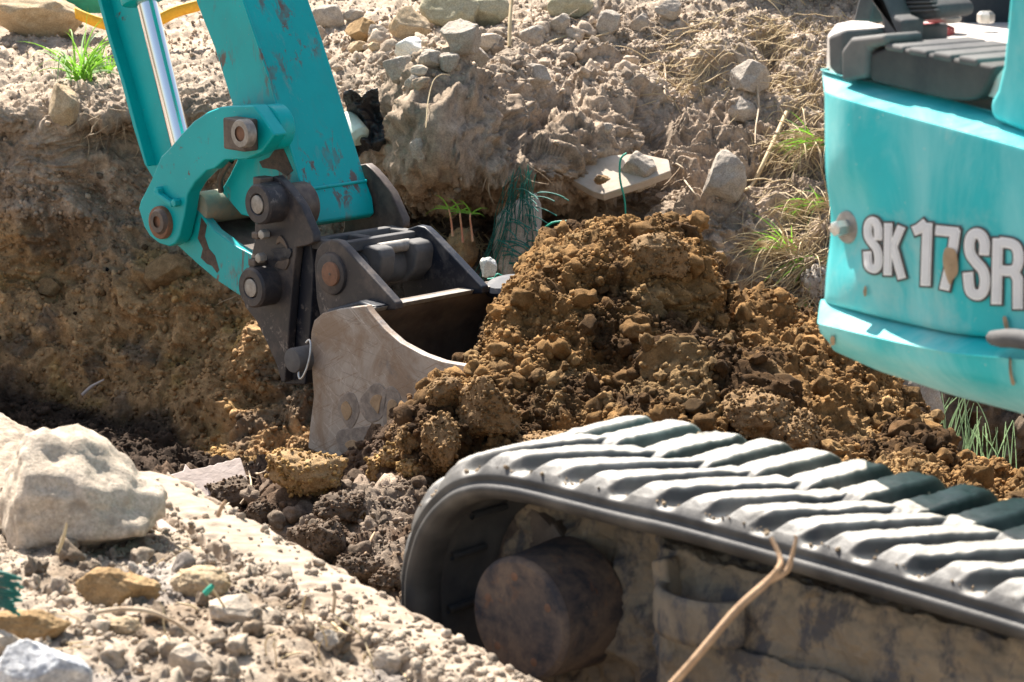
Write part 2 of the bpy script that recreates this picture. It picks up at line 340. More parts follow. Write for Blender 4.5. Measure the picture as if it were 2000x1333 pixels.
rows = [[(y + 380, Y + .55) for (y, Y) in crest], [(y + 60, Y + .18) for (y, Y) in crest], crest,
        [lerp2(a, b, .12, .05) for a, b in zip(crest, base)],
        [lerp2(a, b, .35, .05 * (b[0] - a[0]) / 500) for a, b in zip(crest, base)], [lerp2(a, b, .68, .05 * (b[0] - a[0]) / 500) for a, b in zip(crest, base)], base,
        [(y + 130, Y - .38) for (y, Y) in base], [(y + 300, Y - .9) for (y, Y) in base]]
hx2 = hx
P = crgrid(ctrl_from(hx2, rows), 800, 1000); PX, PY = proj(P)
P = P + orient(gnormals(P), P) * bumpat(P, PX, PY, [(1310, 600, 60, 50, -.055, 1), (1190, 735, 80, 45, -.06, 1), (1250, 670, 50, 50, -.04, 1), (1200, 560, 60, 60, .03, 1), (1400, 640, 70, 80, -.05, 1), (1180, 560, 120, 50, .05, 1), (1100, 640, 70, 90, .04, 1),
   (1700, 850, 60, 60, -.04, 1), (1480, 810, 70, 45, .04, 1), (860, 900, 50, 60, .06, 1.5), (500, 1060, 60, 60, -.10, 1.5), (640, 940, 60, 40, -.08, 1.5), (560, 1040, 90, 40, .05, 1.2), (1640, 700, 60, 50, .05, 1)])[..., None]
Nr = orient(gnormals(P), P); p = P.reshape(-1, 3)
pw_ = p + .02 * np.stack([fbm(p * 12, 3), fbm(p * 12 + 40, 3), fbm(p * 12 + 80, 3)], 1)
big = fbm(pw_ * 4.5, 4); rg = fbm(pw_ * 9, 4, ridge=True)
d = .045 * big + .010 * rg + .036 * cobble(pw_, .085) + .028 * cobble(pw_ + 2, .042) + .017 * cobble(pw_ + 3, .021) + .010 * cobble(pw_ + 5, .011) + .006 * np.clip(rg, -1, 1) + .007 * fbm(pw_ * 60, 3) - .056
P = P + Nr * d.reshape(PX.shape)[..., None]; HEAP = P; HEAPN = orient(gnormals(P), P)
pxr, pyr = PX.ravel(), PY.ravel()
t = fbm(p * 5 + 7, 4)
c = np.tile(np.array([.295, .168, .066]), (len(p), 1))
c = mixc(c, np.array([.090, .050, .022]), sstep(-.1, .35, t))  # moist patches, darkened further to paint shading into the pile
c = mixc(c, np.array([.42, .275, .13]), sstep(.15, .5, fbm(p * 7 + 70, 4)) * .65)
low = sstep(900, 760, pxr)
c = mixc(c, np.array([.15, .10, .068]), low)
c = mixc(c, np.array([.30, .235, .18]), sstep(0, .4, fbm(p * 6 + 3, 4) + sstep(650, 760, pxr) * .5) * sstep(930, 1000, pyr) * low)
c *= (1 + .3 * np.clip(fbm(p * 40, 3), -1, 1))[:, None]
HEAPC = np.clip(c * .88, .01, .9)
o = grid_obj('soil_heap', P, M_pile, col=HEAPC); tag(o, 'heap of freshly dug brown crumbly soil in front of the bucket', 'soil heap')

# near bank under the big stone: a world-space strip along its edge line
E1 = at(290, 958, 3.0); E2 = at(930, 1338, 2.3); ed = (E2 - E1); ed.z = 0; L_ = ed.length; ed.normalize(); en = Vector((ed.y, -ed.x, 0))
if en.y > 0: en = -en
u = np.linspace(-1.6, 1.5, 760); v = np.linspace(-.35, 2.2, 620) ; v = np.sign(v) * np.abs(v) ** 1.25
U, V_ = np.meshgrid(u, v, indexing='ij')
zz = np.interp(V_, [-.25, -.05, 0.0, .035, .06, .12, .4, .9, 2.2], [-.42, -.10, -.02, -.002, .019, .028, .045, .08, .15]) + E1.z + (E2.z - E1.z) * U / L_
P = np.stack([E1.x + ed.x * U + en.x * V_, E1.y + ed.y * U + en.y * V_, zz], -1)
p = P.reshape(-1, 3); Nr = orient(gnormals(P), P)
flat = sstep(.0, .10, V_.ravel())
d = (.016 * fbm(p * 6, 4) + .008 * cobble(p, .03) + .0055 * cobble(p + 2, .013) + .003 * fbm(p * 60, 4)) * (.25 + .75 * flat)
P = P + Nr * d.reshape(U.shape)[..., None]; NEAR = P; NEARN = orient(gnormals(P), P)
c = np.tile(np.array([.39, .32, .25]), (len(p), 1)); c = mixc(c, np.array([.26, .20, .145]), sstep(.0, .5, fbm(p * 8, 4)))
c = mixc(c, np.array([.33, .30, .28]), sstep(.2, .5, fbm(p * 5 + 9, 4)) * .6)
NEARC = np.clip(c * (1 + .25 * np.clip(fbm(p * 90, 2), -1, 1))[:, None], .01, .9)
o = grid_obj('near_ground', P, M_soil, col=NEARC); tag(o, kind='structure')

# ground the machine stands on and everything beyond, one broad sheet
gx = np.linspace(-14, 14, 90); gy = np.concatenate([np.linspace(-4, 8, 60), np.linspace(8.3, 40, 20)])
GX, GY = np.meshgrid(gx, gy, indexing='ij'); gz = np.interp(GY, [-4, 1.8, 3.4, 4.6, 6.1, 8.5, 40], [.36, .36, .3, -.15, -.32, .1, .3]) 
gz = np.where((GX < -.9) & (GY < 3.6), .2, gz)
p = np.stack([GX, GY, gz], -1); c = np.tile(np.array([.30, .25, .20]), (GX.size, 1))
o = grid_obj('ground', p, M_soil, col=c); tag(o, kind='structure')

BV = {'bank': bvh_grid(BANK), 'heap': bvh_grid(HEAP), 'near': bvh_grid(NEAR)}
def hit(px, py, only=None):
    best = None; r = ray(px, py).normalized()
    for k, b in BV.items():
        if only and k != only: continue
        h = b.ray_cast(CAM, r)
        if h[0] is not None and (best is None or h[3] < best[3]): best = h
    return (best[0], best[1]) if best else (at(px, py, 6), Vector((0, -1, 0)))

# ------------------------------------------------------------------ crumbs: uncountable soil grains and gravel
def ico(sub):
    bm = bmesh.new(); bmesh.ops.create_icosphere(bm, subdivisions=sub, radius=1); V = np.array([v.co[:] for v in bm.verts]); Fc = np.array([[v.index for v in f.verts] for f in bm.faces]); bm.free(); return V, Fc
ICO = {s: ico(s) for s in (1, 2, 3, 5)}
def rotmats(n, rng):
    q = rng.normal(size=(n, 4)); q /= np.linalg.norm(q, axis=1)[:, None]; w, x, y, z = q.T
    return np.stack([1 - 2 * (y * y + z * z), 2 * (x * y - z * w), 2 * (x * z + y * w), 2 * (x * y + z * w), 1 - 2 * (x * x + z * z), 2 * (y * z - x * w), 2 * (x * z - y * w), 2 * (y * z + x * w), 1 - 2 * (x * x + y * y)], 1).reshape(-1, 3, 3)
def crumbs(name, pos, nor, size, colr, mat, sub, seed, label, cat, angular=.3, group=None):
    rng = np.random.default_rng(seed); V, Fc = ICO[sub]; n = len(pos)
    vars_ = []
    for k in range(10):
        s = 1 + angular * fbm(V * 1.1 + k * 13, 3)[:, None] * 1.6; w = V * s * (1, .85, .68)
        pl = rng.normal(size=(7, 3)); pl /= np.linalg.norm(pl, axis=1)[:, None]
        for q in pl:
            dd = w @ q; w = w - np.clip(dd - .62, 0, None)[:, None] * q * .85
        vars_.append(w)
    vars_ = np.array(vars_)[rng.integers(0, 10, n)]
    A = np.einsum('nij,nvj->nvi', rotmats(n, rng), vars_) * size[:, None, None] + (pos + nor * size[:, None] * .35)[:, None]
    Fa = (Fc[None] + (np.arange(n) * len(V))[:, None, None]).reshape(-1, 3)
    C = np.repeat(colr, len(V), axis=0)
    o = mesh_from(name, A.reshape(-1, 3), Fa, mat, col=C); tag(o, label, cat, kind='stuff'); return o
def pick(Pg, Ng, Cg, n, mask, rng):
    m = np.flatnonzero(mask.ravel()); i = rng.choice(m, n); return Pg.reshape(-1, 3)[i], Ng.reshape(-1, 3)[i], Cg[i]
def plaw(n, lo, hi, a, rng): u = rng.random(n); return (lo ** (1 - a) + u * (hi ** (1 - a) - lo ** (1 - a))) ** (1 / (1 - a))
rng = np.random.default_rng(11)
hX, hY = proj(HEAP); bX, bY = proj(BANK); nX, nY = proj(NEAR)
def cvar(c, rng, s=.25): return np.clip(c * (1 + rng.normal(0, s, (len(c), 1))), .01, .85)
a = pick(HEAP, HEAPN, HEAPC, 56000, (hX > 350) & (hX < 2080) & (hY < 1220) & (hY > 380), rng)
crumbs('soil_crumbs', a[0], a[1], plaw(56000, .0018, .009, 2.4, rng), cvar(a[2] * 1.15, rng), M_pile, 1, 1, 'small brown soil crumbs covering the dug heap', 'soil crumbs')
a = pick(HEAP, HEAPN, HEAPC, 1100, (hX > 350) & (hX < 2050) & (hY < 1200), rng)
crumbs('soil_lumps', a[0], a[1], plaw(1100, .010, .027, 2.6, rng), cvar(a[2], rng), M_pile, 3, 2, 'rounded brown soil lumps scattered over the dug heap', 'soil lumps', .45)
m = (bX > -60) & (bX < 2060) & (bY > -60) & (bY < 560)
w = np.clip(1 - (bY - 100) / 120, .05, 1) * m; w = (rng.random(w.shape) < w * 1.0) & m
a = pick(BANK, BANKN, BANKC, 10000, w, rng)
crumbs('bank_gravel', a[0], a[1], plaw(10000, .0025, .011, 2.6, rng), cvar(a[2] * 1.1, rng, .2), M_soil, 1, 3, 'pale dusty gravel and crumbs lying on the far bank', 'gravel', .6)
w2 = m & (bY < 170) & ((bX > 560) | (bY < 60)) & (bX < 1250)
a = pick(BANK, BANKN, BANKC, 260, w2, rng)
crumbs('bank_rubble', a[0], a[1], plaw(260, .010, .032, 2.3, rng), cvar(a[2] * .95, rng, .2), M_soil, 3, 4, 'small dusty rubble stones along the top of the bank', 'rubble', .4)
a = pick(BANK, BANKN, BANKC, 7000, (bX > -50) & (bX < 900) & (bY > 330) & (bY < 960), rng)
crumbs('wall_crumbs', a[0], a[1], plaw(7000, .003, .014, 2.6, rng), cvar(a[2], rng, .25), M_soil, 1, 5, 'brown crumbs stuck in the shaded trench wall', 'soil crumbs')
mm = (nX > -80) & (nX < 1000) & (nY > 940) & (nY < 1420)
a = pick(NEAR, NEARN, NEARC, 9000, mm, rng)
crumbs('near_gravel', a[0], a[1], plaw(9000, .0012, .0055, 2.2, rng), cvar(a[2] * 1.1, rng, .22), M_soil, 1, 6, 'pale gravel grains covering the near bank', 'gravel')
a = pick(NEAR, NEARN, NEARC, 700, mm, rng)
crumbs('near_pebbles', a[0], a[1], plaw(700, .005, .018, 2.4, rng), cvar(a[2] * .95, rng, .2), M_soil, 3, 7, 'rounded pale pebbles littering the near bank', 'pebbles', .6)

# ------------------------------------------------------------------ single stones and clods
def rock(px, py, wpx, hpx, kind, label, seed, only=None, angular=.8, depth=.75, Y=None, sink=.35, roll=0.0, cat='rock', name='rock', group=None, rough=.06, sub=5):
    if Y: P0 = at(px, py, Y)
    else:
        w0 = 1.08; wpx, hpx = wpx * w0, hpx * w0; P0 = at(px, py, hit(px, py + hpx * .36, only)[0].y)
    sc = (P0 - CAM).length / F; w = wpx * sc / 2; h = hpx * sc / 2; dd = (w + h) / 2 * depth
    rg = np.random.default_rng(seed); V = ICO[sub][0].copy(); n = 11
    pl = rg.normal(size=(n, 3)); pl /= np.linalg.norm(pl, axis=1)[:, None]; dist = rg.uniform(.50, .90, n)
    for q, k in zip(pl, dist):
        ex = V @ q - k; V = V - np.clip(ex, 0, None)[:, None] * q * (.70 + .29 * angular)
    if name == 'boulder': V = np.sign(V) * np.abs(V) ** .92
    V = V * (1 + rough * 1.6 * fbm(V * 1.6 + seed, 3)[:, None]) + V * (rough * .45 * fbm(V * 6 + seed, 4)[:, None])
    if name == 'soil_clod': V = V * (1 + .16 * (cobble(V + seed, .55) - .5) + .10 * cobble(V + 2, .25) + .06 * cobble(V + 5, .12) + .05 * fbm(V * 9, 4))[:, None]
    if name == 'boulder': V[:, 2] *= 1 - .28 * np.clip(V[:, 0] + .2, -.3, 1)
    ext = (V.max(0) - V.min(0)) / 2; V = (V - (V.max(0) + V.min(0)) / 2) / ext
    cr_, sr = math.cos(R(roll)), math.sin(R(roll))
    V = V * (w, dd, h); V = np.stack([V[:, 0] * cr_ - V[:, 2] * sr, V[:, 1], V[:, 0] * sr + V[:, 2] * cr_], 1)
    c = np.array(P0) + np.array(ray(px, py).normalized()) * (dd * (sink - .38) * 1.5)
    o = mesh_from(name, V, ICO[sub][1], M_rk[kind]); o.location = c; tag(o, label, cat, group); return o
RK = [
 (800, 52, 76, 74, 'tan', 'large tan stone directly behind the flat white stone', .9),
 (806, 96, 66, 44, 'white', 'flat white stone, the brightest one on the far bank', .6),
 (704, 62, 58, 52, 'orange', 'small pointed ochre rock left of the large tan stone', .9),
 (638, 34, 66, 46, 'grey', 'rounded grey brown rock close beside the teal arm', .4),
 (878, 20, 110, 90, 'olive', 'dark olive boulder at the top edge behind the tan stone', .8),
 (940, 24, 110, 66, 'olive', 'long slanted olive slab stone at the top of the bank', .9),
 (900, 74, 76, 66, 'grey', 'pointed grey brown rock right of the white stone', .9),
 (950, 82, 58, 32, 'pale', 'flat pale stone behind the pointed grey brown rock', .8),
 (924, 110, 62, 48, 'grey', 'slanted rough grey rock below the flat pale stone', .9),
 (842, 118, 46, 40, 'grey', 'small dusty rock just below the right end of the white stone', .8),
 (878, 122, 38, 36, 'grey', 'round grey cobble in the gap between two dusty rocks', .3),
 (778, 136, 56, 52, 'grey', 'blocky dusty rock below the left end of the white stone', .7),
 (819, 140, 32, 24, 'pale', 'little pale pebble touching the blocky dusty rock', .4),
 (805, 161, 30, 28, 'grey', 'lowest little grey stone under the blocky dusty rock', .5),
 (1046, 152, 58, 52, 'grey', 'smooth grey stone stuck alone in the bank face', .6),
 (1114, 12, 84, 60, 'olive', 'smooth olive stone at the top edge right of the rubble', .6),
 (1092, 48, 40, 40, 'grey', 'crumbly grey lump in front of the smooth olive stone', .6),
 (1188, 46, 46, 50, 'grey', 'round dusty rock near the top centre with a smaller one right of it', .4),
 (1250, 44, 34, 34, 'grey', 'small dusty rock right of the round dusty one', .5),
 (1305, 18, 50, 40, 'grey', 'dusty rock on the crest right of the rubble', .7),
 (70, 30, 170, 110, 'tan', 'big tan boulder in the top left corner of the bank', .7),
 (125, 205, 56, 78, 'tan', 'upright tan stone under the green grass tuft', .9),
 (1466, 150, 74, 62, 'grey', 'triangular stone beneath the dry grass clump on the slope', .95),
 (1450, 214, 52, 46, 'grey', 'small pale stone below the triangular stone', .8),
 (1415, 350, 80, 106, 'grey', 'tall oval stone half buried right of the broken tile', .5),
 (1186, 252, 24, 22, 'grey', 'tiny grey pebble in the middle of the dusty slope', .5),
 (820, 298, 36, 56, 'grey', 'narrow upright stone in the shade right of the arm', .5),
 (690, 30, 40, 24, 'grey', 'small grey rock behind the pointed ochre rock', .6),
 (740, 66, 40, 34, 'grey', 'small grey stone between the ochre rock and the large tan stone', .6),
 (700, 92, 40, 24, 'tan', 'little tan stone in front of the ochre rock', .7),
 (730, 92, 24, 18, 'tan', 'tiny tan stone left of the white stone', .7),
 (1040, 70, 50, 40, 'grey', 'rough grey rock behind the standing dry stem', .7),
 (330, 530, 86, 66, 'brown', 'grey stone embedded in the trench wall below the curved teal link', .5),
 (98, 560, 40, 34, 'brown', 'round brown stone embedded in the shaded left trench wall', .4),
]
for i, (x, y, w, h, k, lab, an) in enumerate(RK): rock(x, y, w, h, k, lab, 100 + i, 'bank', an, sink=.42, group='stones on the far bank')
rock(1780, 790, 120, 150, 'grey', 'brown grey boulder under the turquoise machine body', 160, 'bank', .8, Y=5.15)
CL = [
 (955, 795, 115, 130, 'brown', 'large pyramid shaped clod leaning beside the bucket', .8),
 (1290, 500, 110, 90, 'brown', 'big round clod near the top of the soil heap', .3),
 (1480, 815, 130, 100, 'brown', 'broad dark clod on the lower right of the heap above the track', .4),
 (1600, 560, 70, 90, 'grey', 'greyish angular block jutting from the right shoulder of the heap', .9),
 (1400, 925, 60, 44, 'brown', 'round clod lying just behind the track lugs', .3),
 (1560, 850, 110, 90, 'brown', 'clod with a smooth face right of the broad dark clod', .6),
 (600, 925, 150, 90, 'orange', 'bright ochre clod lying below the bucket corner', .5),
 (770, 890, 60, 48, 'orange', 'square ochre clod at the foot of the bucket plate', .6),
 (735, 915, 34, 44, 'orange', 'small ochre clod left of the square ochre one', .6),
 (806, 912, 60, 36, 'orange', 'crumbly ochre clod right of the square ochre one', .6),
 (870, 770, 70, 70, 'brown', 'crumbly clod resting against the bucket rim', .5),
 (860, 860, 70, 100, 'brown', 'tall clod between the bucket and the pyramid shaped clod', .5),
 (795, 855, 46, 52, 'brown', 'upright clod overlapping the worn emblem of the bucket', .6),
 (1090, 860, 150, 36, 'brown', 'long low ridge of lumps lying behind the front of the track', .5),
 (620, 1065, 120, 100, 'dark', 'large dark clod in the shaded hollow beside the pale bank edge', .5),
 (500, 1008, 62, 54, 'dark', 'dark stone in the hollow below the tangled roots', .7),
 (510, 1055, 70, 44, 'dark', 'dark clod left of the largest dark clod', .4),
 (700, 1115, 90, 60, 'dark', 'dark clod in front of the largest dark clod', .5),
 (760, 1130, 70, 40, 'dark', 'flat dark clod close to the front of the rubber track', .5),
 (606, 1108, 44, 34, 'dark', 'oval dark pebble at the edge of the pale bank', .3),
 (665, 1122, 34, 32, 'dark', 'small round dark clod right of the oval pebble', .3),
 (450, 965, 90, 60, 'dark', 'root filled dark clod beside the broken wood', .5),
 (695, 1010, 34, 26, 'brown', 'small oval brown clod in the middle of the shaded lumps', .3),
 (660, 990, 90, 50, 'dark', 'dark lump between the ochre clod and the largest dark clod', .4),
]
CC = dict(brown=(.25, .155, .072), orange=(.44, .28, .115), dark=(.13, .09, .062), grey=(.26, .2, .14))
cpos, cnor, ccol = [], [], []
for i, (x, y, w, h, k, lab, an) in enumerate(CL):
    o = rock(x, y, w, h, k, lab, 300 + i, 'heap', an, depth=.9, sink=.38, cat='clod', name='soil_clod', rough=.10, group='clods of dug soil')
    nv = len(o.data.vertices); a = np.empty(nv * 3, np.float32); o.data.vertices.foreach_get('co', a); a = a.reshape(-1, 3); ii = rng.choice(nv, int(60 + w * h * .045))
    aa = a[ii]; nn1 = aa / np.linalg.norm(aa, axis=1)[:, None]; cpos.append(aa + np.array(o.location)); cnor.append(nn1); ccol.append(np.tile(CC[k], (len(ii), 1)))
cpos, cnor, ccol = map(np.concatenate, (cpos, cnor, ccol))
crumbs('clod_crumbs', cpos, cnor, plaw(len(cpos), .0018, .0065, 2.3, rng), cvar(ccol, rng), M_pile, 1, 12, 'small crumbs sticking to the larger clods', 'soil crumbs')
rock(150, 985, 340, 300, 'pale', 'huge pale boulder on the near bank at lower left', 83, Y=2.66, angular=.5, sink=.38, cat='boulder', name='boulder', rough=.085)
rock(85, 1310, 190, 130, 'marble', 'blurred blue grey and white stone in the bottom left corner', 56, Y=2.02, sink=.5)
NC = [(232, 1150, 150, 86, 'orange', 'ochre clod lying below the huge pale boulder'), (62, 1225, 140, 70, 'orange', 'ochre clod above the blue grey corner stone'),
      (390, 1140, 110, 62, 'tan', 'crumbly tan clod with straw right of the ochre clod'), (456, 1195, 90, 56, 'pale', 'flat pale stone in the middle of the near bank'),
      (372, 1290, 80, 60, 'pale', 'pale rounded stone at the bottom of the near bank'), (590, 1140, 46, 36, 'pale', 'pale stone perched on the pale bank edge'),
      (760, 1290, 64, 52, 'pale', 'round pale stone nearest to the track on the near bank'), (640, 1250, 50, 40, 'grey', 'grey brown stone left of the round pale stone'),
      (240, 1225, 70, 40, 'tan', 'small tan stone below the ochre clod'), (10, 1262, 70, 60, 'pale', 'cut off pale stone on the left edge above the corner stone')]
for i, (x, y, w, h, k, lab) in enumerate(NC): rock(x, y, w, h, k, lab, 500 + i, 'near', .7, sink=.42, group='loose lumps on the near bank', cat='clod' if 'clod' in lab else 'rock', name='soil_clod' if 'clod' in lab else 'rock')

# ------------------------------------------------------------------ part builders for the machine
def plate(name, pts, fr, k, th, mat, parent, bev=.003, seg=2, sh=0.0):
    bm = bmesh.new(); vs = [bm.verts.new(fr(x, y, k) + fr.w * sh) for x, y in pts]; f = bm.faces.new(vs); f.normal_update()
    r = bmesh.ops.extrude_face_region(bm, geom=[f]); bmesh.ops.translate(bm, vec=fr.w * th, verts=[g for g in r['geom'] if isinstance(g, bmesh.types.BMVert)])
    bmesh.ops.recalc_face_normals(bm, faces=bm.faces)
    me = bpy.data.meshes.new(name); bm.to_mesh(me); bm.free(); me.materials.append(mat); o = bpy.data.objects.new(name, me); COL.objects.link(o)
    if bev:
        b = o.modifiers.new('bevel', 'BEVEL'); b.width = bev; b.segments = seg; b.limit_method = 'ANGLE'; b.angle_limit = R(38)
        me.polygons.foreach_set('use_smooth', [True] * len(me.polygons)); wn_ = o.modifiers.new('wn', 'WEIGHTED_NORMAL')
        me.set_sharp_from_angle(angle=R(38)) if hasattr(me, 'set_sharp_from_angle') else None
    if parent: setpar(o, parent)
    return o
def smoothpts(pts, n=4, closed=True):              # Catmull-Rom through an outline
    m = len(pts); out = []
    for i in range(m):
        p0, p1, p2, p3 = [np.array(pts[(i + q) % m], float) for q in (-1, 0, 1, 2)]
        for t in np.linspace(0, 1, n, endpoint=False):
            out.append(tuple(.5 * ((2 * p1) + (-p0 + p2) * t + (2 * p0 - 5 * p1 + 4 * p2 - p3) * t * t + (-p0 + 3 * p1 - 3 * p2 + p3) * t ** 3)))
    return out
def revolve(name, c, axis, prof, mat, parent=None, seg=56, wob=0.0):   # prof: (distance along axis, radius)
    axis = Vector(axis).normalized(); a = axis.orthogonal().normalized(); b = axis.cross(a); V = []; m = len(prof)
    for i in range(seg):
        t = 2 * math.pi * i / seg; rd = a * math.cos(t) + b * math.sin(t)
        for (h, r) in prof: V.append(tuple(Vector(c) + axis * h + rd * r * (1 + wob * math.sin(3 * t + 1))))
    Fc = [[i * m + j, ((i + 1) % seg) * m + j, ((i + 1) % seg) * m + j + 1, i * m + j + 1] for i in range(seg) for j in range(m - 1)]
    me = bpy.data.meshes.new(name); me.from_pydata(V, [], Fc); me.materials.append(mat)
    bm = bmesh.new(); bm.from_mesh(me); bmesh.ops.remove_doubles(bm, verts=bm.verts, dist=1e-6); bmesh.ops.recalc_face_normals(bm, faces=bm.faces); bm.to_mesh(me); bm.free()
    me.polygons.foreach_set('use_smooth', [True] * len(me.polygons))
    if hasattr(me, 'set_sharp_from_angle'): me.set_sharp_from_angle(angle=R(35))
    o = bpy.data.objects.new(name, me); COL.objects.link(o)
    if parent: setpar(o, parent)
    return o
def disc_prof(r, L, b=.003): return [(0, 0), (0, r - b), (b * .3, r - b * .3), (b, r), (L - b, r), (L, r - b), (L, 0)]
def tube(name, pts, rad, mat, parent=None, seg=8, smooth=3):
    p = np.array([tuple(q) for q in pts], float)
    if smooth > 1: p = cr(p, (len(p) - 1) * smooth + 1, 0)
    rad = np.interp(np.linspace(0, 1, len(p)), np.linspace(0, 1, len(rad)), rad) if hasattr(rad, '__len__') else np.full(len(p), rad)
    T = np.gradient(p, axis=0); T /= np.linalg.norm(T, axis=1)[:, None] + 1e-12
    up = np.array([.31, .2, .93]); A = np.cross(T, up); A /= np.linalg.norm(A, axis=1)[:, None] + 1e-9; B = np.cross(T, A)
    th = np.linspace(0, 2 * np.pi, seg, endpoint=False)
    V = p[:, None] + (A[:, None] * np.cos(th)[None, :, None] + B[:, None] * np.sin(th)[None, :, None]) * rad[:, None, None]
    n = len(p); Fc = np.array([[i * seg + j, i * seg + (j + 1) % seg, (i + 1) * seg + (j + 1) % seg, (i + 1) * seg + j] for i in range(n - 1) for j in range(seg)])
    if name is None: return V.reshape(-1, 3), Fc
    o = mesh_from(name, V.reshape(-1, 3), Fc, mat)
    if parent: setpar(o, parent)
    return o
def merge(name, parts, mat, parent=None):
    V = []; Fc = []; n = 0
    for v, f in parts: V.append(v); Fc.append(f + n); n += len(v)
    o = mesh_from(name, np.concatenate(V), np.concatenate(Fc), mat)
    if parent: setpar(o, parent)
    return o
def boxm(name, c, ax, dims, mat, parent=None, bev=.002):   # box centred at c with axes ax (3 vectors) and full dims
    bm = bmesh.new(); bmesh.ops.create_cube(bm, size=1)
    for v in bm.verts: v.co = Vector(c) + ax[0] * v.co.x * dims[0] + ax[1] * v.co.y * dims[1] + ax[2] * v.co.z * dims[2]
    bmesh.ops.recalc_face_normals(bm, faces=bm.faces)
    me = bpy.data.meshes.new(name); bm.to_mesh(me); bm.free(); me.materials.append(mat); o = bpy.data.objects.new(name, me); COL.objects.link(o)
    if bev: b = o.modifiers.new('bevel', 'BEVEL'); b.width = bev; b.segments = 2
    if parent: setpar(o, parent)
    return o
EX = empty('excavator', Vector((1.2, 2.9, .39)))
tag(EX, 'turquoise mini excavator digging with its black quick coupler and scratched steel bucket', 'excavator')

# ------------------------------------------------------------------ digging arm
A = Frame(45, at(620, 500, 5.1)); n_, w_, d_ = A.n, A.w, A.d; Z = Vector((0, 0, 1))
arm = plate('arm', [(170, -600), (385, 10), (420, 99), (453, 204), (463, 312), (447, 345), (430, 374), (470, 420), (560, 442), (600, 444), (608, 436), (604, 405), (591, 369), (570, 300), (537, 192), (504, 87), (268, -600)], A, 0, .168, M_teal_scr, EX, .004, 3)
tube('weld_bead', [A(591, 371, -.002), A(592, 371, .002) , *[A(592, 371, 0) + w_ * t + d_ * .001 for t in (.02, .06, .1, .14, .165)]], .0035, M_teal, arm)
tube('weld_bead', [A(x, y, .001) for x, y in ((268, -600), (504, 87), (537, 192), (570, 300), (591, 369))], .0028, M_teal_scr, arm)
gp = plate('cylinder_guard', [(36, -560), (190, 0), (210, 75), (236, 160), (260, 250), (282, 322), (300, 352), (372, 330), (352, 262), (318, 150), (130, -560)], A, -.10, .012, M_teal, EX, .003)
plate('guard_flange', [(36, -560), (190, 0), (210, 75), (236, 160), (260, 250), (282, 322), (288, 326), (267, 250), (243, 160), (217, 75), (197, 0), (43, -560)], A, -.075, .03, M_teal, gp, .002)
ra, rb = A(283, -10, -.045), A(356, 292, -.045)
revolve('cylinder_rod', ra, rb - ra, [(0, .0), (0, .0215), ((rb - ra).length, .0215), ((rb - ra).length, 0)], M_chrome, EX)
ax = (ra - rb).normalized(); revolve('cylinder_head', A(284, 4, -.045), ax, disc_prof(.050, .62, .006), M_teal, EX)
# curved rocker link with its square boss
Lk = [(453, 207), (495, 206), (511, 226), (536, 264), (511, 298), (480, 312), (438, 313), (418, 330), (403, 334), (380, 357), (366, 380), (360, 420), (350, 462), (342, 476), (330, 482), (310, 476), (292, 462), (281, 444), (270, 408), (274, 393), (295, 351), (314, 306), (327, 294), (354, 262), (378, 237), (405, 219), (430, 209)]
rl = plate('rocker_link', Lk, A, .075, .034, M_teal, EX, .004, 3)
boxm('pin_boss', A(470, 262, .092), (n_, d_, Z), (.036, .066, .062), M_grime, rl, .004)
revolve('boss_ring', A(468, 262, .117), w_, [(0, .015), (0, .026), (.003, .028), (.02, .028)], M_pinface, rl)
revolve('grease_hole', A(468, 262, .1135), w_, disc_prof(.0155, .01, .001), M_rust, rl)
revolve('pivot_bush', A(521, 250, .042), w_, disc_prof(.045, .04, .006), M_teal_scr, rl)
revolve('link_pin', A(308, 436, .088), w_, disc_prof(.034, .02, .005), M_rust, rl, seg=48)
revolve('link_pin_washer', A(306, 434, .094), w_, [(0, .012), (-.0, .022), (.008, .028)], M_grime, rl)
kb = boxm('keeper_plate', A(322, 388, .084), (n_, (A(340, 402, 0) - A(302, 374, 0)).normalized(), Z), (.014, .060, .010), M_teal, rl, .002)
for x, y in ((304, 374), (338, 397)): revolve('keeper_bolt', A(x, y, .090), w_, disc_prof(.0085, .016, .002), M_teal, rl, seg=6)
# straight curved link to the coupler, cross tube, far twin
Hk = [(330, 440), (350, 400), (372, 398), (394, 420), (418, 450), (460, 481), (500, 502), (505, 590), (466, 577), (424, 549), (385, 516), (346, 480)]
hl = plate('bucket_link', Hk, A, .036, .022, M_teal_scr, EX, .003)
plate('far_link_plate', [(x, y) for x, y in Hk], A, .036, .022, M_teal, hl, .003, sh=.146)
revolve('cross_tube', A(384, 408, .034), w_, disc_prof(.034, .150, .006), M_tube, hl)
for q in (.03, .11): revolve('tube_collar', A(384, 408, .034 - q), w_, disc_prof(.0365, .006, .002), M_tube, hl)
plate('web_plate', [(372, 402), (394, 424), (418, 452), (460, 484), (500, 506), (500, 520), (440, 500), (380, 450)], A, .01, .115, M_grime, hl, .002)
M_grease = simple('dark_grease', (.030, .020, .017), (.09, .055, .04), .6, 0, 70, .6, .003)
plate('grease_smear', [(393, 425), (404, 440), (400, 462), (408, 486), (420, 500), (428, 528), (424, 534), (414, 520), (404, 516), (392, 504), (396, 486), (386, 466), (390, 446)], A, .0365, .001, M_grease, hl, 0)
plate('grease_smear', [(536, 262), (548, 280), (560, 306), (572, 334), (560, 344), (540, 332), (512, 328), (506, 316), (526, 308), (538, 290)], A, .001, .001, M_grease, arm, 0)
# grimy pivot stub under the arm
revolve('arm_tip_bush', A(560, 405, .045), w_, disc_prof(.046, .05, .004), M_grime, EX)
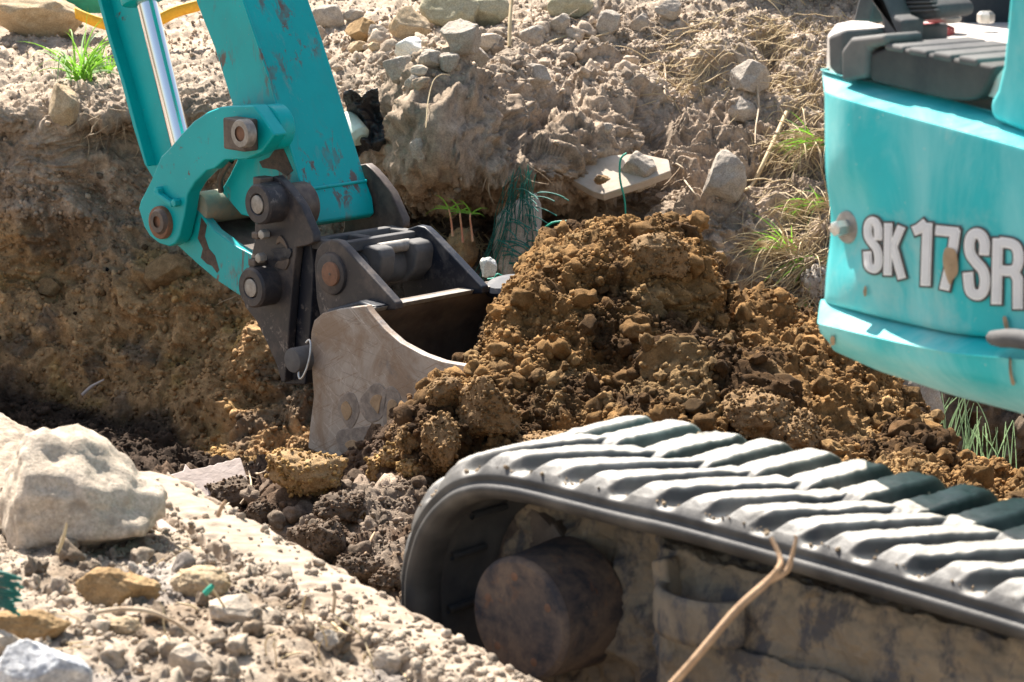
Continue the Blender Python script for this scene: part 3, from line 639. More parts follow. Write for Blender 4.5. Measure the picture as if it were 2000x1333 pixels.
# ------------------------------------------------------------------ quick coupler
Ck = [(492, 366), (505, 350), (538, 344), (552, 356), (566, 372), (588, 402), (612, 456), (612, 474), (600, 480), (579, 484), (572, 540), (566, 620), (560, 700), (556, 748), (549, 746), (539, 712), (520, 669), (500, 628), (478, 600), (470, 560), (486, 520), (497, 470), (497, 430), (482, 405)]
qc = plate('quick_coupler', Ck, A, .062, .020, M_black, EX, .003)
plate('coupler_far_plate', Ck, A, .062, .020, M_grime, qc, .003, sh=.235)
plate('coupler_body', [(520, 470), (606, 470), (612, 520), (606, 640), (596, 752), (556, 752), (545, 650)], A, .040, .05, M_navy, qc, .004)
for (x, y) in ((502, 400), (489, 563)):
    pb = revolve('pin_boss', A(x, y, .110), w_, [(.004, .020), (0, .0225), (0, .036), (.005, .040), (.048, .040)], M_black, qc)
    revolve('pin', A(x - 1, y, .108), w_, disc_prof(.0185, .04, .002), M_pinface, qc)
for (x, y, s) in ((514, 354, .022), (509, 459, .017), (503, 512, .018)):
    boxm('grease_block', A(x, y, .078), (n_, d_, Z), (.032, s * 1.2, s * .8), M_grime, qc, .003); 
revolve('bolt_head', A(509, 459, .098), w_, disc_prof(.010, .018, .002), M_pinface, qc, seg=6)
revolve('bolt_head', A(503, 505, .098), w_, disc_prof(.010, .018, .002), M_pinface, qc, seg=6)
em = [[(538, 478), (545, 460), (556, 472), (562, 490), (554, 480), (546, 474)], [(536, 520), (544, 508), (556, 500), (564, 508), (558, 526), (548, 526)], [(528, 488), (566, 486), (562, 508), (532, 510), (536, 498)]]
for e in em: plate('coupler_emblem', smoothpts(e, 3), A, .0655, .006, M_navy if e is em[2] else M_grime, qc, .001)
# ------------------------------------------------------------------ bucket
bk = plate('bucket', [(607, 649), (613, 626), (629, 612), (664, 603), (714, 597), (722, 610), (750, 642), (781, 669), (824, 692), (863, 706), (941, 720), (975, 731), (980, 790), (950, 850), (900, 875), (780, 872), (703, 891), (687, 911), (664, 903), (630, 890), (601, 876), (604, 840), (612, 774), (609, 731), (606, 690)], A, .130, .017, M_steel, EX, .003)
plate('far_side_plate', [(607, 649), (613, 626), (629, 612), (664, 603), (714, 597), (722, 610), (750, 642), (781, 669), (824, 692), (863, 706), (941, 720), (1040, 742), (1060, 800), (980, 860), (780, 872), (687, 911), (601, 876), (612, 774), (606, 690)], A, .130, .015, M_inner, bk, .003, sh=.375)
plate('bucket_shell', [(722, 604), (706, 598), (664, 606), (632, 614), (614, 634), (612, 680), (616, 780), (607, 876), (687, 906), (780, 880), (1040, 860), (1040, 850), (780, 866), (690, 870), (668, 840), (662, 760), (672, 690), (700, 640), (716, 622)], A, .112, .356, M_inner, bk, .003)
plate('top_lip', [(727, 603), (705, 599), (704, 606), (722, 612)], A, .1125, .372, M_pinface, bk, .002)
# worn emblem plates at the foot of the near cheek
for ps in ([(662, 800), (672, 768), (690, 772), (698, 800), (690, 838), (672, 830)], [(704, 798), (712, 765), (734, 750), (752, 762), (756, 800), (742, 826), (716, 822)], [(758, 764), (778, 762), (784, 800), (776, 836), (752, 832)],
           [(660, 850), (690, 834), (740, 836), (764, 858), (740, 884), (690, 896), (662, 880)]):
    plate('worn_emblem', smoothpts([(x_ + (i_ * 5 % 4 - 1.5) * 2.4, y_ + (i_ * 3 % 5 - 2) * 2.4) for i_, (x_, y_) in enumerate(ps)], 4), A, .1312, .004, M_emb, bk, .002)
for ps in ([(725, 790), (731, 772), (742, 770), (745, 788), (738, 806), (728, 804)], [(676, 872), (690, 860), (702, 872), (692, 888)], [(668, 800), (676, 784), (684, 800), (678, 824)], [(760, 790), (772, 784), (776, 812), (760, 828)]):
    plate('mud_patch', smoothpts([(x_ + (i_ % 3 - 1) * 3, y_ + (i_ * 7 % 5 - 2) * 2) for i_, (x_, y_) in enumerate(ps)], 4), A, .1325, .004, M_mud, bk, .001)
for j, (k, mt, sh_) in enumerate(((.072, M_black, 0), (.072, M_navy, .225))):
    er = plate('bucket_ear', [(613, 517), (617, 490), (628, 474), (646, 468), (660, 471), (674, 484), (722, 536), (773, 592), (774, 606), (690, 612), (625, 622), (617, 583)], A, k, .020, mt, bk, .004, 3, sh=sh_)
    if j == 0:
        revolve('ear_boss', A(643, 536, .080), w_, disc_prof(.042, .02, .008), M_black, er); revolve('ear_pin', A(643, 536, .086), w_, disc_prof(.0235, .01, .002), M_rust, er)
        revolve('pin_centre', A(643, 536, .087), w_, disc_prof(.003, .004, .001), M_grime, er)
    else: revolve('ear_boss', A(643, 536, k) + w_ * .24, w_, disc_prof(.040, .03, .008), M_black, er)
plate('gusset', [(625, 625), (640, 604), (700, 588), (735, 600), (700, 612)], A, .105, .05, M_navy, bk, .006)
hk = revolve('coupler_hook', A(643, 536, .06) + w_ * .07, w_, disc_prof(.036, .145, .006), M_greyrub, qc)
Jw = [(604, 520), (614, 500), (636, 493), (664, 490), (682, 496), (688, 512), (684, 548), (664, 574), (630, 578), (608, 560)]
plate('hook_jaw', Jw, A, .06, .040, M_greyrub, qc, .006, 3, sh=.075); plate('hook_jaw', Jw, A, .06, .050, M_greyrub, qc, .006, 3, sh=.170)
revolve('jaw_pin', A(664, 500, .06) + w_ * .10, w_, disc_prof(.012, .08, .002), M_pinface, qc)
# open rectangular frame bar above the hook
fc = A(630, 482, .05)
for dd__ in (-.035, .035): boxm('frame_bar', fc + w_ * .115 + d_ * dd__, (w_, d_, Z), (.21, .020, .022), M_greyrub, qc, .003)
for t in (.02, .10, .21): boxm('frame_tie', fc + w_ * t, (w_, d_, Z), (.024, .052, .020), M_greyrub, qc, .003)
revolve('side_lug', A(735, 606, .11) + w_ * .345 - Z * .012, Z + n_ * .25, disc_prof(.044, .022, .008), M_navy, bk)
# lower pin with its wire clip
lp = revolve('lower_pin', A(570, 705, .165), w_, disc_prof(.024, .10, .003), M_greyrub, qc)
cpt = A(592, 703, .155); tube('wire_clip', [cpt + (Z * math.cos(t) * .036 + d_ * math.sin(t) * .012 + w_ * (.012 * math.cos(t) + .004)) for t in np.linspace(-.6, 5.0, 14)], .0022, M_zinc, lp)
tube('grease_hose', [A(452, 315, .05), A(440, 330, .045), A(430, 350, .03), A(432, 375, .02)], .006, M_grime, arm)

# ------------------------------------------------------------------ rubber track, travel drive, side frame
T = Frame(43, at(1300, 1008, 2.30)); wt, dt, nt_ = T.w, T.d, T.n
path = [(840, 1420), (812, 1340), (793, 1260), (785, 1190), (786, 1120), (798, 1062), (815, 1015), (843, 974), (885, 940), (940, 926), (1010, 932), (1110, 955), (1212, 980), (1320, 1004), (1500, 1052), (1700, 1108), (1900, 1166), (2120, 1232), (2500, 1350)]
q = np.array([tuple(T(x, y, 0)) for x, y in path]); qs = (q - q[0]) @ np.array(dt); qz = q[:, 2]
pc = cr(np.stack([qs, qz], 1), 1400, 0); seg = np.linalg.norm(np.diff(pc, axis=0), axis=1); L = np.concatenate([[0], np.cumsum(seg)])
NS = 1500; l = np.linspace(0, L[-1], NS); ps, pz = np.interp(l, L, pc[:, 0]), np.interp(l, L, pc[:, 1])
ts, tz = np.gradient(ps, l), np.gradient(pz, l); nrm = np.hypot(ts, tz); ts, tz = ts / nrm, tz / nrm; ns, nz_ = -tz, ts   # outward
if nz_[NS // 2] < 0: ns, nz_ = -ns, -nz_
WT = .235
tread = np.linspace(.004, WT - .004, 150)
sec = [(.030, -.026), (.012, -.027), (.002, -.025), (-.005, -.020), (-.008, -.014), (-.006, -.010), (-.001, -.0085), (.0, -.006), (-.002, -.002), (0.0, .0005)]
cc = np.array([s[0] for s in sec] + list(tread) + [WT - s[0] for s in sec[::-1]]); hh = np.array([s[1] for s in sec] + [0.0015] * 150 + [s[1] for s in sec[::-1]])
Lg, Cg = np.meshgrid(l, cc, indexing='ij'); pitch = .058
def lugs(Lg, Cg):
    c = Cg / WT
    c1 = .70 * Cg; ph = (Lg - c1 + .010 * np.sin(Lg * 9)) / pitch; a = np.abs(ph - np.round(ph)) * pitch
    outer = sstep(.0245, .0125, a) * sstep(.64, .50, c) * sstep(-.03, .10, c)
    c2 = .70 * .46 * WT + pitch * .45 + .10 * (Cg - .46 * WT); ph2 = (Lg - c2) / pitch; a2 = np.abs(ph2 - np.round(ph2)) * pitch
    inner = sstep(.0245, .0125, a2) * sstep(.40, .54, c) * sstep(1.05, .93, c)
    return np.maximum(outer, inner)
hl_ = lugs(Lg, Cg); isT = ((Cg > .001) & (Cg < WT - .001)) & (np.broadcast_to(hh > -.0005, Cg.shape))
nn = fbm(np.stack([Lg.ravel() * 14, Cg.ravel() * 14, np.zeros(Lg.size)], 1), 4).reshape(Lg.shape)
H = np.broadcast_to(hh, Cg.shape) + np.where(isT, hl_ * .017 * (1 - .18 * np.abs(nn)), 0) + np.where(isT, .0024 * nn + .0008 * fbm(np.stack([Lg.ravel() * 90, Cg.ravel() * 90, np.zeros(Lg.size)], 1), 2).reshape(Lg.shape), 0)
sag = -.0 * Cg
O = np.array(q[0]); Sx = ps[:, None] + ns[:, None] * H; Zx = pz[:, None] + nz_[:, None] * H
P = np.array([O[0], O[1], 0]) + np.array(dt)[None, None] * Sx[..., None] + np.array(wt)[None, None] * Cg[..., None]; P[..., 2] += Zx
M_track, nt0, bs0 = newmat('dusty_track_rubber')
aN = nt0.nodes.new('ShaderNodeVertexColor'); aN.layer_name = 'Col'
base_r = mix(nt0, (.020, .020, .022), (.048, .045, .042), ramp(nt0, noise(nt0, 16, 8, .65), [(.35, 0), (.7, 1)]))
dustc = mix(nt0, (.48, .455, .415), (.31, .285, .25), ramp(nt0, noise(nt0, 22, 8, .7), [(.35, 0), (.65, 1)]))
sepm = nt0.nodes.new('ShaderNodeSeparateColor'); nt0.links.new(aN.outputs[0], sepm.inputs[0])
fz = nt0.nodes.new('ShaderNodeMath'); fz.operation = 'MULTIPLY'; nt0.links.new(sepm.outputs[0], fz.inputs[0]); nt0.links.new(ramp(nt0, noise(nt0, 45, 8, .75), [(.25, .55), (.6, 1)]), fz.inputs[1])
nt0.links.new(mix(nt0, base_r, dustc, fz.outputs[0]), bs0.inputs['Base Color']); bs0.inputs['Roughness'].default_value = .55; bs0.inputs['Specular IOR Level'].default_value = .5
bump(nt0, bs0, noise(nt0, 120, 8, .7), .25, .003)
up = np.clip(nz_, 0, 1)[:, None]
sd_ = 4 * hl_ * (1 - hl_); dust = np.where(isT, 1.0 - .9 * np.clip(sd_ * 1.2, 0, 1), .05) * (.35 + .65 * up); dust = np.clip(dust + .25 * nn, 0, 1)  # dust on the tops; lug sides darkened to paint in their shade
trk = grid_obj('rubber_track', P, M_track, col=np.repeat(dust.reshape(-1, 1), 3, 1)); setpar(trk, EX)
rng = np.random.default_rng(44); mk = isT & (hl_ < .35) & (nz_[:, None] > .5) & (Lg > L[-1] * .2) & (Lg < L[-1] * .85)
a = pick(P, orient(gnormals(P), P), np.tile(np.array([[.34, .26, .18]]), (Lg.size, 1)), 1300, mk, rng)
o = crumbs('caught_soil', a[0], a[1], plaw(1300, .0007, .0036, 2.3, rng), cvar(a[2], rng), M_soil, 2, 15, None, None); setpar(o, trk)
# inner face of the belt with raised guide ribs
Cin = np.array([.030, WT * .35, WT * .36, WT * .5, WT * .64, WT * .65, WT - .03]); Hin = np.array([-.026, -.027, -.040, -.041, -.040, -.027, -.026])
Sx = ps[:, None] + ns[:, None] * Hin; Zx = pz[:, None] + nz_[:, None] * Hin; P2 = np.array([O[0], O[1], 0]) + np.array(dt)[None, None] * Sx[..., None] + np.array(wt)[None, None] * np.broadcast_to(Cin, Sx.shape)[..., None]; P2[..., 2] += Zx
o = grid_obj('track_lining', P2, M_dkrub); setpar(o, trk)
for f0 in (.10, .16, .22, .28):
    i = int(NS * f0); b_ = [np.array([O[0], O[1], 0]) + np.array(dt) * (ps[j] - ns[j] * .030) + np.array(wt) * cW + np.array([0, 0, pz[j] - nz_[j] * .030]) for cW, j in ((.035, i), (.09, i + 2))]
    tube('lining_rib', [b_[0], (b_[0] + b_[1]) / 2, b_[1]], .004, M_dkrub, trk)
# muddy materials
M_drum = paint_mat('rusty_blue_drum', (.050, .046, .052), dust=(.30, .20, .13), dust_lo=.38, dust_hi=.62, chips=.60, chipc=(.14, .065, .04), rough=.75, sc=26)
m, ntm, bsm = newmat('mud_caked_frame')
c = mix(ntm, (.33, .26, .18), (.16, .125, .09), ramp(ntm, noise(ntm, 12, 10, .7, .5), [(.3, 0), (.7, 1)]))
c = mix(ntm, c, (.06, .06, .07), ramp(ntm, noise(ntm, 26, 9, .72, .3, stretch=(1, 1, .5)), [(.50, 0), (.60, .85)])); c = mix(ntm, c, (.30, .19, .09), ramp(ntm, noise(ntm, 30, 5, .6), [(.66, 0), (.75, .6)]))
ntm.links.new(c, bsm.inputs['Base Color']); bsm.inputs['Roughness'].default_value = .9; bump(ntm, bsm, noise(ntm, 40, 10, .75), .6, .006); M_frame = m
dr = revolve('travel_motor', T(1012, 1212, -.010), wt, [(0, 0), (0, .0575), (.003, .0615), (.006, .0625), (.0061, .061), (.082, .066), (.088, .062), (.090, .05), (.2, .05)], M_drum, EX, seg=72)
for a_ in (0.5, 1.7, 2.8, 4.0, 5.2): revolve('drum_bolt', T(1012, 1212, -.0095) + (Z * math.sin(a_) + dt * math.cos(a_)) * .043, wt, disc_prof(.0045, .006, .001), M_rust, dr, seg=10)
def patch(name, cols, rows, fr, mat, parent, nu, nv, amp=.004, fq=20):
    ctrl = np.array([[tuple(fr(px, py, k)) for (px, py, k) in r] for r in rows]); Pp = crgrid(ctrl, nu, nv)
    if amp:
        Nn = orient(gnormals(Pp), Pp); Pp = Pp + Nn * (amp * fbm(Pp.reshape(-1, 3) * fq, 5).reshape(Pp.shape[:2]))[..., None]
    o = grid_obj(name, Pp, mat)
    if parent: setpar(o, parent)
    return o, Pp
# side frame: inner muddy wall and the outer rail
X0 = [930, 1000, 1080, 1180, 1300, 1500, 1800, 2300]
rowsF = [[(x, 900 + (x - 930) * .27, -.11) for x in X0], [(x, 1000 + (x - 930) * .27, -.105) for x in X0], [(x, 1150 + (x - 930) * .27, -.09) for x in X0], [(x, 1300 + (x - 930) * .2, -.085) for x in X0], [(x, 1500, -.06) for x in X0]]
for r in rowsF: r[0] = (r[0][0] + 40, r[0][1], -.22)
sf, _ = patch('track_frame', X0, rowsF, T, M_frame, EX, 160, 300, .016, 26)
X1 = [1270, 1290, 1340, 1500, 1700, 2000, 2400]
def ry(x, off): return 1062 + (x - 1290) * .262 + off
rows1 = [[(x, ry(x, -30), -.10) for x in X1], [(x, ry(x, 0), -.062) for x in X1], [(x, ry(x, 18), -.052) for x in X1], [(x, ry(x, 100), -.046) for x in X1], [(x, ry(x, 170), -.045) for x in X1], [(x, ry(x, 178), -.036) for x in X1], [(x, ry(x, 300), -.034) for x in X1], [(x, ry(x, 520), -.03) for x in X1]]
for r in rows1: r[0] = (r[0][0] + 25, r[0][1], -.13)
patch('frame_rail', X1, rows1, T, M_frame, sf, 200, 400, .0065, 34)
plate('upright_bar', [(1268, 1096), (1300, 1092), (1308, 1160), (1316, 1400), (1286, 1400), (1282, 1200)], T, -.030, .02, M_frame, sf, .004, 3)
lc = T(1372, 1196, -.032); lo_ = []
for i in range(25):
    t = math.pi * (i / 24.0); rdv = dt * (-math.cos(t)) * .046 + nt_ * math.sin(t) * .030
    lo_.append([tuple(lc + rdv * f + Z * z) for f, z in ((.86, .016), (1.0, .0175), (1.03, .012), (1.03, -.014), (1.0, -.019), (.86, -.018))])
o = grid_obj('tie_down_loop', np.array(lo_), M_frame); setpar(o, sf); so_ = o.modifiers.new('s', 'SOLIDIFY'); so_.thickness = .004
# sprocket visible inside the belt
sp = revolve('sprocket', T(985, 1150, -.095), wt, disc_prof(.10, .03, .006), M_grime, EX)
for i in range(11):
    a_ = i * 2 * math.pi / 11 + .2; boxm('sprocket_tooth', T(985, 1150, -.11) + (Z * math.sin(a_) + dt * math.cos(a_)) * .104, (wt, Z * math.cos(a_) - dt * math.sin(a_), Z * math.sin(a_) + dt * math.cos(a_)), (.026, .022, .026), M_grime, sp, .004)
# other belt on the far side of the machine, mostly hidden
# ------------------------------------------------------------------ upper body panel
B = Frame(54, at(1800, 450, 2.34)); nb, wb, db = B.n, B.w, B.d
def brow(pts, kb=0.0, back=True):
    (x0, y0, k0), rest = pts[0], pts[1:]
    pre = [(x0 + 110, y0 - 16, k0 - .45), (x0 + 40, y0 - 6, k0 - .12), (x0 + 8, y0 - 2, k0 - .03)]
    return pre + pts
def Rw(ys, k, x0, kk=.018, xs=(1628, 1662, 1720, 1790, 1860, 1930, 2000, 2250, 2800, 3400)):
    base = [(1600, ys[0]), (1700, ys[1]), (1850, ys[2]), (2000, ys[3]), (2250, ys[4]), (3400, ys[4] + (ys[4] - ys[2]) * 2.6)]
    f = lambda x: float(np.interp(x, [b[0] for b in base], [b[1] for b in base]))
    return brow([(x0, f(1600), k - kk)] + [(x, f(x), k - (.006 if x == 1628 else 0)) for x in xs])
rowsB = [Rw((128, 140, 150, 160, 170), -.30, 1640), Rw((137, 162, 192, 232, 290), -.060, 1607), Rw((139, 165, 196, 236, 296), -.052, 1606), Rw((180, 210, 250, 291, 358), -.006, 1610), Rw((188, 218, 258, 299, 368), 0, 1611), Rw((196, 226, 266, 307, 378), .003, 1611),
         Rw((400, 428, 462, 497, 560), .008, 1612), Rw((540, 570, 606, 634, 680), .004, 1612), Rw((584, 612, 646, 664, 690), .001, 1611), Rw((587, 616, 650, 668, 694), -.010, 1610),
         Rw((590, 619, 653, 671, 697), -.004, 1603), Rw((628, 654, 686, 701, 730), .020, 1598), Rw((634, 661, 694, 709, 740), .021, 1599), Rw((652, 690, 735, 765, 810), .006, 1604), Rw((665, 716, 768, 808, 880), -.045, 1618), Rw((668, 716, 760, 800, 870), -.12, 1640), Rw((640, 690, 740, 780, 850), -.5, 1700)]
def Bp(row): return [tuple(B(*r)) for r in row]
ctrl = np.array([Bp(r) for r in rowsB]); PB = crgrid(ctrl, 420, 320)
# recess round the bolt
bX_, bY_ = proj(PB); dd_ = np.hypot((bX_ - 1650) / 48, (bY_ - 440) / 92); NB = orient(gnormals(PB), PB)
PB = PB - np.array(nb)[None, None] * (.012 * np.exp(-dd_ ** 3))[..., None]
body = grid_obj('upper_body', PB, M_body); setpar(body, EX)
BB = BVHTree.FromPolygons([Vector(v) for v in PB.reshape(-1, 3)], gridfaces(*PB.shape[:2]).tolist())
def onbody(px, py, off):
    h = BB.ray_cast(CAM, ray(px, py).normalized()); return (h[0] if h[0] is not None else B(px, py, 0)) + nb * off
bc = onbody(1657, 444, 0)
revolve('bolt_washer', bc + nb * .003 , wb, disc_prof(.0155, .006, .002), M_pinface, body); revolve('panel_bolt', bc + nb * .018, wb, disc_prof(.0075, .02, .002), M_zinc, body, seg=6)
# lettering: strokes in zoomed photo units -> pixels, laid on the panel
def zp(x, y): return 1560 + x * .33008, 380 + y * .33008
def stroke(name, pts, wid, off, mat, closed_ext=0.0, sm=False):
    p = np.array(pts, float)
    if sm: p = cr(p, (len(p) - 1) * 6 + 1, 0)
    if closed_ext:
        a0 = p[0] - p[1]; a0 /= np.linalg.norm(a0); a1 = p[-1] - p[-2]; a1 /= np.linalg.norm(a1); p = p.copy(); p[0] += a0 * closed_ext; p[-1] += a1 * closed_ext
    q_ = [p[0]]
    for a_, b_ in zip(p[:-1], p[1:]):
        n = max(1, int(np.linalg.norm(b_ - a_) / 14)); q_ += [a_ + (b_ - a_) * t / n for t in range(1, n + 1)]
    p = np.array(q_); Tn = np.gradient(p, axis=0)
    d1 = np.diff(p, axis=0); d1 /= np.linalg.norm(d1, axis=1)[:, None] + 1e-9; n1 = np.stack([-d1[:, 1], d1[:, 0]], 1)
    nn_ = np.concatenate([n1[:1], n1[:-1] + n1[1:], n1[-1:]]); ln = (nn_ ** 2).sum(1); sc = np.ones(len(p)); sc[1:-1] = 2 / np.maximum(ln[1:-1], .5); nn_[0] *= 1; nn_[1:-1] *= 1
    off_ = nn_ * sc[:, None]; off_[1:-1] /= 1.0
    Lp = p + off_ * wid / 2; Rp = p - off_ * wid / 2; V = []
    for a_, m_, b_ in zip(Lp, p, Rp):
        for u_ in (a_, (a_ + m_) / 2, m_, (m_ + b_) / 2, b_): V.append(tuple(onbody(*zp(*u_), off)))
    return np.array(V), gridfaces(len(p), 5)
SHIFT = 0
GL = {
 'letter_s': (False, [[(478, 262), (478, 205), (466, 170), (444, 156), (424, 170), (416, 205), (420, 248), (440, 282), (468, 318), (480, 365), (478, 415), (462, 440), (438, 436), (420, 415), (414, 345)]], (32, 48, 76), True),
 'letter_k': (False, [[(538, 178), (534, 470)], [(614, 196), (566, 312)], [(566, 300), (618, 490)]], (32, 48, 72), False),
 'digit_one': (False, [[(770, 176), (758, 532)], [(758, 172), (716, 206), (694, 214)]], (42, 58, 82), False),
 'digit_seven': (False, [[(826, 212), (946, 224)], [(936, 214), (912, 380), (872, 556)]], (42, 58, 82), False),
 'letter_s.': (False, [[(1106, 350), (1108, 290), (1092, 246), (1062, 230), (1032, 244), (1018, 290), (1024, 350), (1056, 398), (1096, 446), (1110, 500), (1104, 560), (1080, 592), (1046, 590), (1020, 560), (1010, 470)]], (42, 60, 84), True),
 'letter_r': (False, [[(1186, 268), (1178, 640)], [(1206, 282), (1268, 292), (1300, 320), (1310, 380), (1296, 436), (1256, 452), (1204, 448)], [(1280, 452), (1306, 500), (1306, 668)]], (42, 60, 84), False),
}
for nm, (_, strokes, (w1, w2, w3), sm) in GL.items():
    nm = nm.rstrip('.')
    black = [stroke(nm, s, w3, .0012 + i * .0001, None, (w3 - w1) / 2, sm or (nm == 'letter_r' and i == 1)) for i, s in enumerate(strokes)]
    white = [stroke(nm, s, w2, .0018 + i * .0001, None, (w2 - w1) / 2, sm or (nm == 'letter_r' and i == 1)) for i, s in enumerate(strokes)]
    grey = [stroke(nm, s, w1, .0024 + i * .0001, None, 0, sm or (nm == 'letter_r' and i == 1)) for i, s in enumerate(strokes)]
    lt = merge(nm, black + white + grey, M_outline, body); me = lt.data; me.materials.append(M_white); me.materials.append(M_letter)
    nb_, nw_ = sum(len(f) for _, f in black), sum(len(f) for _, f in white); mi = np.full(len(me.polygons), 2, np.int32); mi[:nb_] = 0; mi[nb_:nb_ + nw_] = 1
    me.polygons.foreach_set('material_index', mi)
def smear(pts, off=.003):
    pts = smoothpts(pts, 4); c0 = np.mean(pts, 0); V = [tuple(onbody(*c0, off + .003))] + [tuple(onbody(*p, off)) for p in pts]; m = len(pts)
    o = mesh_from('mud_smear', np.array(V), np.array([[0, i + 1, (i + 1) % m + 1] for i in range(m)]), M_mud); setpar(o, body)
smear([(1850, 486), (1862, 484), (1872, 492), (1876, 520), (1874, 536), (1866, 546), (1860, 556), (1852, 538), (1846, 510)])
smear([(1963, 620), (1970, 619), (1975, 640), (1974, 652), (1967, 640)]); smear([(1975, 700), (1979, 700), (1982, 730), (1987, 750), (1980, 750), (1977, 728)]); smear([(1693, 560), (1697, 560), (1697, 576), (1692, 578)]); smear([(1626, 660), (1634, 657), (1635, 672), (1628, 674)])
h0 = onbody(1938, 658, .004); h1 = onbody(2100, 690, .004)
tube('rubber_buffer', [B(1937, 660, .022), B(1960, 661, .026), B(2000, 664, .026), B(2120, 690, .026)], [.006, .0085, .0085, .0085], M_greyrub, body)
# step, floor, posts, pillar above the panel
plate('floor_mat', [(1690, 108), (1700, 160), (1745, 171), (1850, 196), (1886, 198), (1905, 194), (1918, 184), (1946, 130), (1850, 112), (1740, 90)], B, -.035, .10, M_dkrub, body, .004, 3)
for i, x in enumerate((1744, 1790, 1838, 1888)):
    plate('mat_tread', [(x - 18, 84 + i * 8), (x + 20, 91 + i * 8), (x + 20, 106 + i * 9), (x - 18, 99 + i * 9)], B, -.034, .11, M_greyrub, body, .003)
for (x_, y_, s_) in ((1700, 300, .010), (1905, 330, .008)): pass
plate('corner_cover', [(1614, 70), (1640, 60), (1650, 58), (1646, 158), (1636, 152), (1616, 134)], B, -.05, .14, M_greyrub, body, .006, 3)
plate('cover_flap', [(1640, 100), (1660, 74), (1728, 66), (1730, 86), (1694, 96), (1692, 152), (1642, 162)], B, -.03, .05, M_greyrub, body, .005, 3)
def slab(name, pts, th, mat, parent, Yref, bev=.003):   # horizontal slab whose top corners are seen at pts, lying at the height of the first point
    z0 = at(pts[0][0], pts[0][1], Yref).z; vs = []
    for x, y in pts:
        r = ray(x, y); vs.append(CAM + r * ((z0 - CAM.z) / r.z))
    bm = bmesh.new(); f = bm.faces.new([bm.verts.new(v) for v in vs]); r = bmesh.ops.extrude_face_region(bm, geom=[f]); bmesh.ops.translate(bm, vec=(0, 0, -th), verts=[g for g in r['geom'] if isinstance(g, bmesh.types.BMVert)])
    bmesh.ops.recalc_face_normals(bm, faces=bm.faces); me = bpy.data.meshes.new(name); bm.to_mesh(me); bm.free(); me.materials.append(mat); o = bpy.data.objects.new(name, me); COL.objects.link(o)
    if bev: b = o.modifiers.new('bevel', 'BEVEL'); b.width = bev; b.segments = 2
    if parent: setpar(o, parent)
    return o
slab('corner_deck', [(1616, 66), (1632, 46), (1660, 40), (1700, 42), (1730, 50), (1760, 80), (1690, 88), (1640, 78)], .05, M_plate, body, 2.61)
slab('floor_plate', [(1720, 62), (1762, 42), (2080, 45), (2080, 130), (1948, 128), (1850, 108), (1730, 88)], .03, M_plate, body, 2.65)
plate('pillar', [(2010, -500), (1962, 60), (1955, 130), (1944, 175), (1930, 200), (1932, 232), (2110, 310), (2110, -500)], B, -.028, .10, M_body, body, .010, 4)
plate('foot_lever', [(1668, -40), (1700, -40), (1722, 46), (1728, 84), (1760, 78), (1764, 40), (1740, 30), (1712, -40)], B, -.10, .03, M_greyrub, body, .004)
plate('foot_pedal', [(1690, -10), (1810, -12), (1834, 14), (1832, 34), (1770, 42), (1726, 44)], B, -.13, .05, M_greyrub, body, .006, 3)
for i in range(4): plate('pedal_rib', [(1712 + i * 4, -4 + i * 9), (1812 + i * 4, -6 + i * 8), (1814 + i * 4, -2 + i * 8), (1714 + i * 4, 1 + i * 9)], B, -.125, .012, M_greyrub, body, .001)
slab('red_floor_plate', [(1766, 50), (1790, 44), (1850, 46), (1866, 52), (1840, 58), (1780, 60)], .012, M_red, body, 2.63)
revolve('floor_bolt', at(1842, 34, 2.63), Z, disc_prof(.010, .02, .003), M_pinface, body, seg=6); revolve('floor_bolt', at(1842, 44, 2.63), Z, disc_prof(.018, .008, .003), M_pinface, body)
revolve('floor_bolt', at(1925, 46, 2.65), Z, disc_prof(.009, .012, .003), M_zinc, body, seg=6)
boxm('cab_interior', Vector((.86, 2.79, 1.42)), (Vector((1, 0, 0)), Vector((0, 1, 0)), Z), (.80, .08, .56), M_navy, body, .01)
boxm('chassis_core', Vector((.33, 2.47, 1.0)) + wb * .42 + db * .62 + Z * .0, (wb, db, Z), (.70, 1.16, .20), M_navy, body, .01)
plate('cab_frame_post', [(1664, 44), (1690, -60), (1720, -60), (1700, 44)], B, -.30, .04, M_greyrub, body, .004)
tube('hydraulic_hose', [at(1860, -40, 2.95), at(1895, -5, 2.95), at(1935, 12, 2.95), at(1980, 14, 2.95)], .012, M_navy, body)

# ------------------------------------------------------------------ odds and ends on the banks
def slabtile(name, pts, th, mat, Y0, nrmv, label, cat):
    P0 = at(*pts[0], Y0); nv = Vector(nrmv).normalized(); vs = []
    for x, y in pts:
        r = ray(x, y); vs.append(CAM + r * ((P0 - CAM).dot(nv) / r.dot(nv)))
    bm = bmesh.new(); f = bm.faces.new([bm.verts.new(v) for v in vs]); r = bmesh.ops.extrude_face_region(bm, geom=[f]); bmesh.ops.translate(bm, vec=-nv * th, verts=[g for g in r['geom'] if isinstance(g, bmesh.types.BMVert)])
    bmesh.ops.recalc_face_normals(bm, faces=bm.faces); me = bpy.data.meshes.new(name); bm.to_mesh(me); bm.free(); me.materials.append(mat); o = bpy.data.objects.new(name, me); COL.objects.link(o)
    b = o.modifiers.new('bevel', 'BEVEL'); b.width = .002; b.segments = 2; tag(o, label, cat); return o
TY = hit(1180, 350)[0].y - .10
slabtile('broken_tile', [(1090, 336), (1158, 374), (1178, 380), (1252, 356), (1310, 334), (1306, 312), (1250, 300), (1186, 304)], .022, M_tile, TY + .02, (-.15, -.55, .8), 'buff broken tile slab jutting out of the slope', 'tile')
rock(1176, 352, 34, 20, 'brown', 'little brown clod sitting on the bare corner of the tile', 181, Y=TY - .06, sink=.5, cat='clod', name='soil_clod')
